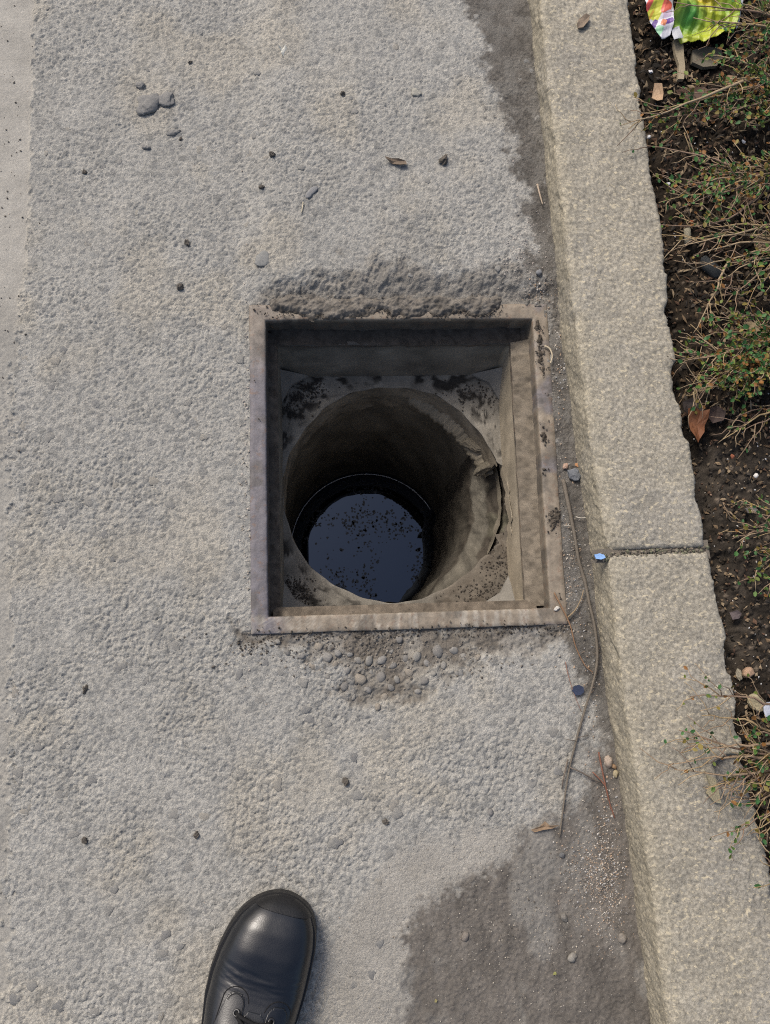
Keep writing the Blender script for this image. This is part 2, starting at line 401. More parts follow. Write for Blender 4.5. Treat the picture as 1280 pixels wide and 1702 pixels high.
while cnt < 230:
    x_ = rng.uniform(20, 930); y_ = rng.uniform(5, 1695)
    p = G(x_, y_); i = int((p[0] - RX0) / STEP); j = int((p[1] - RY0) / STEP)
    if not (0 <= i < len(gx) and 0 <= j < len(gy)) or hole[j, i] or RSILT[j, i] > 0.1 or RSTRIP[j, i] > 0.1: continue
    if abs(RFU[j, i]) < FW / 2 + 0.012 and abs(RFV[j, i]) < FH / 2 + 0.012: continue
    if 330 < x_ < 540 and y_ > 1470: continue
    s = rng.uniform(0.008, 0.0145) * (0.8 + 0.4 * (y_ > 500))
    obj('aggregate_stone', rng.choice(domes), None, road, (p[0], p[1], road_z(p[0], p[1]) - 0.0006), (rng.uniform(-.08, .08), rng.uniform(-.08, .08), rng.uniform(0, 6.28)), (s, s, s * 0.5))
    cnt += 1
# rounded pebbles washed free below the frame
PEB = [plain_mat('pebble_grey', (0.225, 0.215, 0.195)), plain_mat('pebble_warm', (0.24, 0.215, 0.18)), plain_mat('pebble_dark', (0.18, 0.172, 0.16)), plain_mat('pebble_blue', (0.225, 0.216, 0.2))]
def rock_mesh(name, seed, sub=2, flat=0.6, jag=0.18, ang=False):
    bm = bmesh.new(); bmesh.ops.create_icosphere(bm, subdivisions=sub, radius=0.5)
    r = random.Random(seed); ks = [(Vector((r.gauss(0, 1), r.gauss(0, 1), r.gauss(0, 1))).normalized(), r.uniform(0.28, 0.47)) for _ in range(9 if ang else 5)]
    ex = r.uniform(0.68, 0.95)
    for v in bm.verts:
        c = v.co.copy()
        for nrm, d in ks:
            e = c.dot(nrm) - d
            if e > 0: c -= nrm * e * (0.95 if ang else 0.6)
        c *= 1 + r.uniform(-jag, jag) * 0.25
        v.co = Vector((c.x, c.y * ex, c.z * flat))
    me = bpy.data.meshes.new(name); bm.to_mesh(me); bm.free(); set_smooth(me, not ang); return me
pebs = [rock_mesh('pebble', 40 + k, 2, 0.6, 0.55) for k in range(12)]
for k, m in enumerate(pebs): m.materials.append(PEB[k % 4])
PL = [(543, 1093, 20), (595, 1097, 15), (613, 1099, 17), (635, 1097, 19), (654, 1107, 13), (692, 1092, 18), (728, 1083, 20), (755, 1081, 15), (770, 1090, 12), (557, 1104, 11), (576, 1115, 16), (599, 1129, 22), (634, 1126, 18), (660, 1130, 12), (706, 1131, 15), (461, 1067, 11), (572, 1141, 14), (664, 1063, 13),
      (588, 1160, 12), (640, 1160, 13), (530, 1075, 15), (618, 1118, 11), (680, 1118, 15), (650, 1143, 14), (612, 1147, 13), (738, 1106, 13), (562, 1086, 12), (675, 1095, 12), (710, 1102, 12), (520, 1108, 14), (545, 1125, 13), (582, 1088, 10), (695, 1150, 12), (760, 1120, 11), (500, 1090, 12), (478, 1085, 11), (628, 1175, 12), (795, 1093, 11), (650, 1083, 11), (720, 1120, 11)]
for (x_, y_, d) in PL:
    p = G(x_, y_); s = d * 0.00088
    obj('pebble', rng.choice(pebs), None, road, (p[0], p[1], road_z(p[0], p[1]) - s * 0.02), (rng.uniform(-.2, .2), rng.uniform(-.2, .2), rng.uniform(0, 6)), (s, s, s * 0.8))

# ------------------------------------------------------------------ kerb stones
def arr(poly, z):
    return np.array([G(a, b, z)[:2] for a, b in poly])
def resample(P, n):
    d = np.r_[0, np.cumsum(np.hypot(*np.diff(P, axis=0).T))]; t = np.linspace(0, d[-1], n)
    return np.stack([np.interp(t, d, P[:, 0]), np.interp(t, d, P[:, 1])], -1)
KT = 0.057
def kerb_stone(left, right, seed, label):
    L = arr(left, 0.0); R = arr(right, KT)
    n = int(np.hypot(*(L[-1] - L[0])) / 0.0019)
    L = resample(L, n); R = resample(R, n)
    prof = [(-0.0, -0.04), (0.0005, 0.0), (0.003, KT - 0.012)]
    prof += [(0.003 + 0.009 * (1 - math.cos(a)), KT - 0.010 + 0.010 * math.sin(a)) for a in np.linspace(0.15, 1.57, 7)]
    wd = 1.0
    A = np.array(prof); rt = [(-0.006 * (1 - math.sin(a)) , KT - 0.006 + 0.006 * math.cos(a)) for a in np.linspace(0, 1.57, 5)] + [(0.002, 0.02), (0.004, -0.04)]
    B = np.array(rt); m = 76
    top = np.linspace(A[-1, 0], 0, 2)
    # finer side
    side = np.stack([np.interp(np.linspace(0, 2, 30), [0, 1, 2], A[:3, 0]), np.interp(np.linspace(0, 2, 30), [0, 1, 2], A[:3, 1])], -1)
    A = np.concatenate([side, A[3:]]); na, nb = len(A), len(B)
    rows = []
    W = np.hypot(*(R - L).T)[:, None]; dirx = (R - L) / W
    offA = np.repeat(A[:, 0][None], n, 0)
    tt = np.linspace(0, 1, m + 2)[1:-1][None]
    offT = A[-1, 0] + tt * (W - 0.006 - A[-1, 0])
    offB = W + B[:, 0][None]
    off = np.concatenate([offA, offT, offB], 1); zz = np.concatenate([np.repeat(A[:, 1][None], n, 0), np.full((n, m), KT), np.repeat(B[:, 1][None], n, 0)], 1)
    X = L[:, 0:1] + dirx[:, 0:1] * off; Y = L[:, 1:2] + dirx[:, 1:2] * off
    gz = np.gradient(zz, axis=1); gxo = np.gradient(off, axis=1); ln = np.hypot(gz, gxo) + 1e-9
    nx_, nz_ = -gz / ln, gxo / ln
    q = X + zz * 0.7
    h = 0.0046 * (fbm(q * 34, Y * 34 + zz * 30, seed, 4) - 0.5) + 0.0019 * (fbm(q * 190, Y * 190 + zz * 120, seed + 9, 3) - 0.5) + 0.0012 * (vn(q * 420, Y * 420 + zz * 300, seed + 5) - 0.5)
    edge = np.exp(-((off - W) / 0.009) ** 2) + 0.6 * np.exp(-((off - 0.008) / 0.008) ** 2) * (zz > KT - 0.02)
    h = h - edge * 0.011 * np.clip(fbm(q * 24 + 3, Y * 24, seed + 20, 5, 0.6) - 0.52, 0, 1) * 2.2
    X = X + nx_ * h * dirx[:, 0:1]; Y = Y + nx_ * h * dirx[:, 1:2]; zz = zz + nz_ * h
    qx_, qy_ = pix(X, Y, KT)
    chip = poly_mask(qx_ + 8 * (fbm(X * 60, Y * 60, 91, 3) - .5), qy_, [(1190, 1272), (1215, 1256), (1262, 1262), (1300, 1290), (1300, 1335), (1238, 1346), (1206, 1332)], 5) * (zz > 0.02)
    zz = zz - chip * (0.010 + 0.004 * (1 - sst(1260, 1345, qy_)))
    # ends: rounded arris, and the end face pulled in
    e = np.minimum(np.arange(n), np.arange(n)[::-1])[:, None] * 0.0019
    zz = zz - 0.004 * np.clip(1 - e / 0.006, 0, 1) ** 2
    base = np.array([0.276, 0.254, 0.207]); cream = np.array([0.292, 0.265, 0.205])
    cm = np.clip(np.exp(-((off - 0.010) / 0.012) ** 2) * 0.8 + 0.4 * (off < 0.004), 0, 1) * (0.4 + 0.9 * fbm(q * 60, Y * 14, seed + 30, 3))
    cm = np.clip(cm, 0, 1)[..., None]
    C = base * (1 - cm) + cream * cm
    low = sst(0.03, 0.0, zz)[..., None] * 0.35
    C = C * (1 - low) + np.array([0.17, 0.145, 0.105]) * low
    gry = sst(0.5, 0.7, fbm(q * 14, Y * 14, seed + 33, 3))[..., None]; C = C * (1 - 0.25 * gry) + np.array([0.22, 0.215, 0.205]) * gry * 0.25
    cp = (chip * 0.55)[..., None]; C = C * (1 - cp) + np.array([0.17, 0.168, 0.17]) * cp
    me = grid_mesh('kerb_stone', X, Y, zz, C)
    bm = bmesh.new(); bm.from_mesh(me)
    bm.verts.ensure_lookup_table(); w = X.shape[1]
    bm.faces.new([bm.verts[k] for k in range(w)]); bm.faces.new([bm.verts[(n - 1) * w + k] for k in range(w - 1, -1, -1)])
    bmesh.ops.recalc_face_normals(bm, faces=bm.faces); bm.to_mesh(me); bm.free(); set_smooth(me)
    o = obj('kerb_stone', me, MAT_GRAN); tag(o, label, 'kerb stone', 'granite stones of the kerb'); o['kind'] = 'thing'
    return o
KR = [(1037, -60), (1046, 0), (1060, 110), (1075, 220), (1085, 300), (1103, 380), (1110, 450), (1113, 520), (1126, 600), (1128, 650), (1146, 730), (1162, 820), (1170, 870), (1174, 909)]
KR2 = [(1178, 917), (1190, 980), (1208, 1050), (1216, 1110), (1228, 1175), (1232, 1225), (1250, 1290), (1264, 1370), (1280, 1440), (1335, 1702), (1352, 1790)]
kerb_stone(list(map(tuple, KL)), KR, 3, 'long rough granite kerb stone beside the open drain, above the joint')
kerb_stone(list(map(tuple, KL2)), KR2, 57, 'rough granite kerb stone overhung by twigs with a flaked back corner')
# dirt packed in the joint
jb = MB(); jr = random.Random(3)
for k in range(260):
    t = jr.random(); p = G(984 + 190 * t + jr.uniform(-3, 3), 927 - 14 * t + jr.uniform(-6, 6), 0.052 + jr.uniform(-0.001, 0.003)); s = jr.uniform(0.001, 0.0035)
    V = [(p[0] + s * a, p[1] + s * b, p[2] + s * c) for a, b, c in ((1, 0, 0), (-1, .2, 0), (0, 1, .1), (.1, -1, 0), (0, 0, 1), (0, 0, -1))]
    cc = jr.choice([(0.15, 0.13, 0.105), (0.1, 0.09, 0.075), (0.2, 0.175, 0.14), (0.13, 0.13, 0.09)])
    jb.add(V, [(0, 2, 4), (2, 1, 4), (1, 3, 4), (3, 0, 4), (2, 0, 5), (1, 2, 5), (3, 1, 5), (0, 3, 5)], cc)
p4 = [G(984, 936, 0.0515), G(984, 914, 0.0515), G(1176, 897, 0.0515), G(1181, 928, 0.0515)]
jb.add(p4, [(0, 1, 2, 3)], (0.15, 0.132, 0.108))
o = obj('joint_dirt', jb.build('joint_dirt', False), MAT_BIT, kind='stuff')

# ------------------------------------------------------------------ planting bed
bx = np.arange(0.33, 0.86, 0.0021); by = np.arange(-0.6, 1.08, 0.0021)
BX, BY = np.meshgrid(bx, by)
kr_y = np.array([G(a, b, KT)[1] for a, b in KR + KR2])[::-1]; kr_x = np.array([G(a, b, KT)[0] for a, b in KR + KR2])[::-1]
kre = np.interp(BY, kr_y, kr_x)
dk = BX - kre
sd, sid_ = worley_domes(BX, BY, 0.008, 201, 0.2, 0.6, 2.0)
SZ = 0.006 + 0.024 * sst(0.0, 0.06, dk) + 0.022 * (fbm(BX * 14, BY * 14, 210, 4) - 0.5) + 0.016 * (fbm(BX * 70, BY * 70, 215, 3) - 0.5) + 0.003 * sd + 0.003 * (fbm(BX * 400, BY * 400, 222, 2) - 0.5)
f1 = fbm(BX * 40, BY * 40, 230, 4)[..., None]; f2 = fbm(BX * 200, BY * 200, 240, 2)[..., None]
BPX, BPY = pix(BX, BY, 0.03)
sandy = (sst(700, 780, BPY) * sst(1180, 1050, BPY))[..., None]
SC = (np.array([0.024, 0.0185, 0.0135]) * (1 - sandy) + np.array([0.042, 0.035, 0.028]) * sandy) * (0.45 + 1.1 * f1) * (0.6 + 0.8 * f2)
SC = np.where((sid_ > 0.93)[..., None] & (sd > 0.4)[..., None], np.array([0.13, 0.105, 0.08]), SC)
bed_keep = fc(dk) > -0.03
soil = obj('soil', grid_mesh('soil', BX, BY, SZ, SC, bed_keep), MAT_SOIL, kind='structure'); soil['label'] = 'dark damp soil of the planting bed behind the kerb'
def soil_z(x, y):
    i = int(np.clip(round((x - 0.33) / 0.0021), 0, len(bx) - 1)); j = int(np.clip(round((y + 0.6) / 0.0021), 0, len(by) - 1)); return float(SZ[j, i])
far_sheet('soil_beyond', [(bx[-1], 30, -30, 30), (0.45, bx[-1], -30, -0.6), (0.30, bx[-1], by[-1], 30)], 0.02, MAT_SOILFAR)

# ------------------------------------------------------------------ the drain
drain = empty('drain_inlet', (FC[0], FC[1], 0)); drain.rotation_euler = (0, 0, FA)
tag(drain, 'open square street drain with rusty steel frame and round concrete shaft, its cover missing', 'drain')
def rect_loft(rects, step=0.004, col=None, disp=None):
    """loft through a list of (l, r, b, t, z) rectangles; returns verts, faces, colours"""
    nu = int(FW / step)
    ss = np.linspace(0, 1, nu + 1)[:-1]; V = []; F = []
    for (l, r, b, t, z) in rects:
        c = [(l, b), (r, b), (r, t), (l, t)]
        for k in range(4):
            (x0, y0), (x1, y1) = c[k], c[(k + 1) % 4]
            for s in ss: V.append((x0 + (x1 - x0) * s, y0 + (y1 - y0) * s, z))
    m = 4 * nu
    for k in range(len(rects) - 1):
        for q in range(m): F.append((k * m + q, k * m + (q + 1) % m, (k + 1) * m + (q + 1) % m, (k + 1) * m + q))
    return np.array(V), F
def subdiv_rects(rects, n):
    out = [rects[0]]
    for a, b in zip(rects[:-1], rects[1:]):
        d = max(abs(np.array(a) - np.array(b))); k = max(1, int(d / n))
        for q in range(1, k + 1): out.append(tuple(np.array(a) + (np.array(b) - np.array(a)) * q / k))
    return out
hw, hh = FW / 2, FH / 2
I0 = 0.0225
def RC_(o, z, l=0, r=0, b=0, t=0): return (-hw + o + l, hw - o - r, -hh + o + b, hh - o - t, z)
SEATZ = -0.044
fr = subdiv_rects([RC_(0, -0.03), RC_(0, -0.0012), RC_(0.0012, 0.0), RC_(I0 - 0.0025, 0.0), RC_(I0 - 0.0006, -0.0008), RC_(I0, -0.003), RC_(I0, SEATZ + 0.002), RC_(I0 + 0.002, SEATZ),
                   RC_(I0, SEATZ, 0.0125, 0.022, 0.012, 0.020), RC_(I0, SEATZ - 0.012, 0.0125, 0.022, 0.012, 0.020)], 0.004)
V, F = rect_loft(fr, 0.003)
u, v, z = V.T
wob = 0.0016 * (fbm(u * 30 + 5, v * 30, 301, 3) - 0.5) + 0.0008 * (fbm(u * 160, v * 160, 305, 2) - 0.5)
V[:, 2] += wob
bot = (v < -hh + 0.024) & (z > -0.01)
rip = np.sin(u * 620 + 3 * np.sin(u * 90)) * fbm(u * 60, v * 5, 311, 2) * (u > -0.13) * (u < 0.1)
V[:, 2] += np.where(bot, rip * 0.0011, 0)
V[:, 0] += 0.0014 * (fbm(u * 40, v * 40 + z * 30, 307, 3) - 0.5); V[:, 1] += 0.0014 * (fbm(u * 40 + 9, v * 40 + z * 30, 308, 3) - 0.5)
# chipped inner edges
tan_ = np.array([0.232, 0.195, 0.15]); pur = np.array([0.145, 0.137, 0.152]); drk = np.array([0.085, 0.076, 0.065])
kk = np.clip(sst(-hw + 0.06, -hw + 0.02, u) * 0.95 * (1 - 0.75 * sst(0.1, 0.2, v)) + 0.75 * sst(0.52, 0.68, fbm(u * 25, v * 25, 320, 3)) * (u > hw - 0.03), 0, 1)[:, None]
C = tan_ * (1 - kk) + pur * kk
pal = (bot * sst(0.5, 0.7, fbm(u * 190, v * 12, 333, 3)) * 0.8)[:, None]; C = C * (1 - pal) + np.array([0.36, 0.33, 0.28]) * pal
drt_shade = np.clip(sst(-0.004, -0.012, z) * (0.85 - 0.55 * (u > hw - 0.05)) + 0.55 * sst(0.58, 0.7, fbm(u * 50, v * 50, 340, 4)), 0, 1)[:, None]  # random dirt, plus recess shade put into the colour, weaker on the lit right side
C = C * (1 - drt_shade) + drk * drt_shade
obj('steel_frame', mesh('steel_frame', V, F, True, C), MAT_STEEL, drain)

# concrete chamber under the frame
LZ = -0.135
s0 = (-hw + I0 + 0.0125 - 0.001, hw - I0 - 0.022 + 0.001, -hh + I0 + 0.012 - 0.001, hh - I0 - 0.020 + 0.001)
li, ri, bi, ti = s0[0] + 0.001, s0[1] - 0.003, s0[2] + 0.001, s0[3] - 0.018
rects = subdiv_rects([(s0[0], s0[1], s0[2], s0[3], SEATZ - 0.004), (li, ri, bi, ti, LZ), (li, ri, bi, ti, LZ - 0.02)], 0.006)
V, F = rect_loft(rects, 0.005); u, v, z = V.T
nz3 = fbm(u * 50 + z * 40, v * 50 - z * 30, 350, 4)
V[:, 0] += 0.0018 * (nz3 - 0.5); V[:, 1] += 0.0018 * (fbm(u * 50 - z * 40, v * 50 + z * 30, 351, 4) - 0.5)
# the right wall is chipped away at its foot
chip = sst(0.004, 0.0, np.abs(u - ri)) * sst(0.075, 0.02, np.abs(v + 0.055)) * sst(LZ + 0.035, LZ + 0.005, z)
V[:, 2] += chip * (0.02 + 0.03 * fbm(v * 90, v * 0, 353, 3))
wallc = np.array([0.175, 0.158, 0.128])
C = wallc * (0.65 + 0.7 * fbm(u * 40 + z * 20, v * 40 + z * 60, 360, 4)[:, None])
rw = (u > ri - 0.004)[:, None] * 0.8; C = C * (1 - rw) + np.array([0.34, 0.29, 0.215]) * (0.8 + 0.4 * fbm(v * 60, z * 60, 362, 3)[:, None]) * rw  # right wall paler: its lit look is put into the colour
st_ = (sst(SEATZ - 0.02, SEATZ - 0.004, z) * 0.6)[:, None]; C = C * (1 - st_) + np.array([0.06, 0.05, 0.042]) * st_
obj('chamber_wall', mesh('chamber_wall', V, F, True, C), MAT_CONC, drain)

CC = np.array([-0.0080, -0.0180]); CR = 0.1670
# ledge with the round opening
na, nr_ = 240, 26; V = []; F = []
for a in range(na):
    an = 2 * math.pi * a / na; dx, dy = math.cos(an), math.sin(an)
    tx = ((ri if dx > 0 else li) - CC[0]) / dx if abs(dx) > 1e-6 else 1e9
    ty = ((ti if dy > 0 else bi) - CC[1]) / dy if abs(dy) > 1e-6 else 1e9
    T = max(min(tx, ty) + 0.003, CR + 0.003)
    # broken away on the right, where soil has slumped in
    deg = (math.degrees(an) + 180) % 360 - 180
    br = float(sst(-40, -26, np.array(deg)) * sst(16, 9, np.array(deg)))
    r0 = CR + 0.0012 * math.sin(7 * an) + 0.0008 * math.sin(23 * an + 1) + br * (0.014 + 0.007 * math.sin(deg * 0.31) + 0.005 * math.sin(deg * 1.1) + 0.022 * math.exp(-((deg - 3) / 7) ** 2))
    for k in range(nr_ + 1):
        r = r0 + (max(T, r0 + 0.002) - r0) * k / nr_
        x, y = CC[0] + dx * r, CC[1] + dy * r
        V.append((x, y, LZ - (0.0018 if k == 0 else 0)))
V = np.array(V); u, v, z = V.T
V[:, 2] += 0.0022 * (fbm(u * 45, v * 45, 370, 4) - 0.5) + 0.0012 * (fbm(u * 200, v * 200, 371, 2) - 0.5)
w = nr_ + 1
for a in range(na):
    b = (a + 1) % na
    for k in range(nr_): F.append((a * w + k, a * w + k + 1, b * w + k + 1, b * w + k))
C = np.array([0.2, 0.184, 0.155]) * (0.65 + 0.7 * fbm(u * 60, v * 60, 372, 4)[:, None])
mold = sst(0.53, 0.62, fbm(u * 75 + 3, v * 75, 373, 4)) * np.clip(np.hypot(u - CC[0], v - CC[1]) - CR, 0, 0.02) / 0.02
mold = np.clip(mold * 1.3, 0, 1)[:, None]; C = C * (1 - mold) + np.array([0.03, 0.027, 0.023]) * mold
brn = (sst(0.02, 0.08, u) * sst(0.0, -0.08, v))[:, None]; C = C * (1 - 0.8 * brn) + np.array([0.105, 0.088, 0.068]) * brn * 0.8 * (0.5 + fbm(u * 90, v * 90, 379, 4)[:, None])
obj('ledge', mesh('ledge', V, F, True, C), MAT_CONC, drain)
# slanting fillets in the corners of the chamber
for (cx, cy, sx, sy) in ((li, ti, 1, -1), (ri, ti, -1, -1), (li, bi, 1, 1), (ri, bi, -1, 1)):
    s = 0.043; e = 0.001
    P0 = (cx - sx * e, cy - sy * e, LZ + 0.034); A_ = (cx + sx * s, cy - sy * e, LZ + 0.002); B_ = (cx - sx * e, cy + sy * s, LZ + 0.002); Mx = (cx + sx * s * 0.36, cy + sy * s * 0.36, LZ + 0.010)
    D_ = (cx - sx * e, cy - sy * e, LZ - 0.004)
    me = mesh('corner_fillet', [P0, A_, B_, Mx, D_, (A_[0], A_[1], LZ - 0.004), (B_[0], B_[1], LZ - 0.004), (Mx[0] * 1, Mx[1], LZ - 0.004)],
              [(0, 3, 1), (0, 2, 3), (1, 3, 7, 5), (3, 2, 6, 7)], False, [(0.2, 0.188, 0.165)] * 8)
    obj('corner_fillet', me, MAT_CONC, drain)

# the shaft: an upper concrete ring, cracked, over a darker lower pipe
def shaft(name, z0, z1, c0, r0, c1, r1, nz, cfun, disp, skip=None, nang=220):
    V = []; F = []
    for k in range(nz + 1):
        t = k / nz; z = z0 + (z1 - z0) * t; cx, cy = c0[0] + (c1[0] - c0[0]) * t, c0[1] + (c1[1] - c0[1]) * t; r = r0 + (r1 - r0) * t
        for a in range(nang):
            an = 2 * math.pi * a / nang; V.append((cx + math.cos(an) * r, cy + math.sin(an) * r, z))
    V = np.array(V); an = np.tile(np.arange(nang) * 2 * math.pi / nang, nz + 1)
    d = disp(an, V[:, 2]); V[:, 0] += np.cos(an) * d; V[:, 1] += np.sin(an) * d
    deg = (np.degrees(an) + 180) % 360 - 180
    for k in range(nz):
        for a in range(nang):
            i = k * nang + a
            if skip is not None and skip(deg[i], V[i, 2]): continue
            F.append((i, k * nang + (a + 1) % nang, (k + 1) * nang + (a + 1) % nang, i + nang))
    return V, F, cfun(an, V[:, 2])
cyl = lambda an, z, s, k: fbm(np.cos(an) * k + z * k * 3 + 10, np.sin(an) * k - z * k * 2 + 10, s, 4)
WZ = -0.62
lowc = np.array([-0.030, -0.054])
ringbot = lambda deg: -0.205 - 0.02 * math.sin(math.radians(deg * 1.0 + 40)) + 0.004 * math.sin(deg * 0.35)
V, F, C = shaft('upper_ring', LZ - 0.0015, LZ - 0.11, CC, CR + 0.0012, CC + (lowc - CC) * 0.1, CR - 0.003, 22,
    lambda an, z: np.array([0.27, 0.232, 0.175]) * (0.5 + 0.95 * cyl(an, z, 380, 7)[:, None]) * (1 - 0.4 * sst(0.5, 0.7, cyl(an, z * 3, 385, 12))[:, None]),
    lambda an, z: 0.004 * (cyl(an, z, 381, 8) - 0.5) + 0.002 * (cyl(an, z, 382, 30) - 0.5),
    skip=lambda d, z: (-62 < d < 13 + 40 * (LZ - z)) or z < ringbot(d) )
obj('upper_ring', mesh('upper_ring', V, F, True, C), MAT_CONC, drain)
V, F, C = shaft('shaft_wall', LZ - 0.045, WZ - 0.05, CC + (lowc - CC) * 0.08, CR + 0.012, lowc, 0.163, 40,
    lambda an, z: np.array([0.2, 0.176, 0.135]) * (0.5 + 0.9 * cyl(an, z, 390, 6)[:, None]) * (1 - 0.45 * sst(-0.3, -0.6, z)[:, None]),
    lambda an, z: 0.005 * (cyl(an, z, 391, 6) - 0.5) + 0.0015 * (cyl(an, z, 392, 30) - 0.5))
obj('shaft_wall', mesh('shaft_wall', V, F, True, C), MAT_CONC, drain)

# soil and broken concrete slumped over the right side of the ring, down to the rim of the lower pipe
nA, nR = 110, 90; V = []; PT = []
for a in range(nA + 1):
    deg = -80 + 112 * a / nA; an = math.radians(deg)
    fade = float(sst(-80, -50, np.array(deg)) * sst(32, 12, np.array(deg)))
    wv = float(sst(-24, -46, np.array(deg)))
    for k in range(nR + 1):
        t = k / nR
        dr = float(np.interp(t, [0, .40, .50, .62, .70, .74, 1], [.050, .008, .000, -.010, -.018, -.022, -.024]))
        zt = float(np.interp(t, [0, .12, .40, .50, .62, .70, .74, 1], [LZ - .003, LZ - .012, -.208, -.228, -.240, -.246, -.262, WZ - .02]))
        zt = zt * (1 - wv) + wv * float(np.interp(t, [0, .40, .50, .62, .70, .74, 1], [LZ - .006, LZ - .008, LZ - .022, -.195, -.225, -.262, WZ - .02]))
        c0 = CC + (lowc - CC) * min(1, (LZ - zt) / 0.45)
        r = CR + dr * (fade if dr < 0 else 1) + (1 - fade) * 0.008 * (dr < 0)
        V.append((c0[0] + math.cos(an) * r, c0[1] + math.sin(an) * r, zt - 0.01 * (1 - fade))); PT.append(t)
V = np.array(V); u, v, z = V.T; PT = np.array(PT)
am = sst(0.75, 0.6, PT) * 0.8 + 0.2
V[:, 2] += am * (0.026 * (fbm(u * 34 + 2, v * 34, 400, 4) - 0.5) * sst(.62, .3, PT) * sst(0.02, 0.3, PT) + 0.009 * (fbm(u * 150, v * 150, 402, 3) - 0.5))
V[:, 0] += 0.014 * (fbm(v * 45, z * 45, 406, 4) - 0.5); V[:, 0] = np.minimum(V[:, 0], ri + 0.012); V[:, 1] = np.maximum(V[:, 1], bi - 0.002)
F = [(a * (nR + 1) + k, (a + 1) * (nR + 1) + k, (a + 1) * (nR + 1) + k + 1, a * (nR + 1) + k + 1) for a in range(nA) for k in range(nR)]
grn = (sst(0.48, 0.66, fbm(u * 30, v * 30, 403, 3)) * sst(.7, .3, PT))[:, None]
C = (np.array([0.062, 0.053, 0.042]) * (1 - grn) + np.array([0.105, 0.098, 0.072]) * grn)
bd = (sst(.46, .52, PT) * sst(.73, .69, PT))[:, None]; C = C * (1 - bd) + np.array([0.115, 0.105, 0.085]) * bd
lw = sst(.72, .78, PT)[:, None]; C = C * (1 - lw) + np.array([0.09, 0.08, 0.064]) * lw
C = C * (0.35 + 1.3 * fbm(u * 80, v * 80 + z * 40, 404, 5, 0.62)[:, None])
obj('slumped_soil', mesh('slumped_soil', V, F, True, C), MAT_CONC, drain)
# jagged lumps of the broken ring sitting in the slump
def fl(px, py, z):
    p = G(px, py, z); return to_frame(p[0], p[1])
for k, (px_, py_, zc, sx_, sy_, rz_, c) in enumerate(((806, 778, -0.178, 0.046, 0.030, 0.5, (0.13, 0.115, 0.088)), (788, 742, -0.188, 0.050, 0.018, -0.6, (0.16, 0.14, 0.108)))):
    uu, vv = fl(px_, py_, zc); m = rock_mesh('broken_concrete', 1500 + k, 3, 0.6, 0.5, True); m.materials.append(plain_mat('broken_concrete', c, 0.9, 300, 0.35, 0.001, 260))
    obj('broken_concrete', m, None, drain, (uu, vv, zc), (0.15, -0.35, rz_), (sx_, sy_, 0.03))
# lip of the upper ring where it has cracked off, the light it catches put into its pale colour
V = []; F = []; n_ = 60
for k in range(n_ + 1):
    an = math.radians(12 + 66 * k / n_); e_ = math.sin(math.pi * min(1, k / n_ * 1.0)) ** 0.5; jg = 0.003 * math.sin(k * 1.9) + 0.002 * math.sin(k * 0.7)
    for (dr, dz) in ((0.004, 0.012), (-0.004, 0.004), (-0.004 - 0.013 * e_ + jg * .5, -0.004), (-0.005 - 0.014 * e_ + jg * .5, -0.014), (0.006, -0.03)):
        r = CR + dr; V.append((CC[0] + math.cos(an) * r, CC[1] + math.sin(an) * r, -0.186 - 0.012 * math.cos(an * 1.3) + dz + jg))
for k in range(n_):
    for q in range(4): F.append((k * 5 + q, k * 5 + q + 1, (k + 1) * 5 + q + 1, (k + 1) * 5 + q))
obj('ring_lip', mesh('ring_lip', V, F, True, [(0.26, 0.228, 0.172)] * len(V)), MAT_CONC, drain)
# dirt lying on the seat of the frame, banked against the right wall
def bank(name, ua, ub, va, vb, za, zb, seed, c, along='v'):
    n1, n2 = int(max(abs(va - vb), abs(ua - ub)) / 0.0022), 14
    T, S = np.meshgrid(np.linspace(0, 1, n1), np.linspace(0, 1, n2), indexing='ij')
    if along == 'v': U = ua + (ub - ua) * S; W = va + (vb - va) * T
    else: U = ua + (ub - ua) * T; W = va + (vb - va) * S
    Zb = za + (zb - za) * S + 0.006 * (fbm(U * 60, W * 60, seed, 4) - 0.5) + 0.003 * (fbm(U * 260, W * 260, seed + 4, 2) - 0.5) + 0.007 * (fbm(U * 14, W * 14, seed + 8, 2) - 0.5)
    CB = np.array(c) * (0.55 + 0.9 * fbm(U * 120, W * 120, seed + 6, 3)[..., None])
    return obj('seat_dirt', grid_mesh('seat_dirt', U, W, Zb, CB), MAT_SILT, drain, kind='stuff')
bank('seat_dirt', hw - I0 + 0.002, hw - I0 - 0.0235, -hh + I0 + 0.004, hh - I0 - 0.02, -0.026, SEATZ + 0.003, 500, (0.15, 0.128, 0.1))
bank('seat_dirt', -hw + I0 + 0.004, hw - I0 - 0.01, -hh + I0 - 0.001, -hh + I0 + 0.0125, -0.030, SEATZ + 0.002, 520, (0.12, 0.1, 0.078), 'u')
bank('seat_dirt', -hw + I0 + 0.004, hw - I0 - 0.01, hh - I0 + 0.001, hh - I0 - 0.021, -0.036, SEATZ + 0.002, 540, (0.06, 0.052, 0.044), 'u')
bank('seat_dirt', -hw + I0 - 0.001, -hw + I0 + 0.013, -hh + I0 + 0.004, hh - I0 - 0.004, -0.038, SEATZ + 0.002, 560, (0.07, 0.06, 0.05))

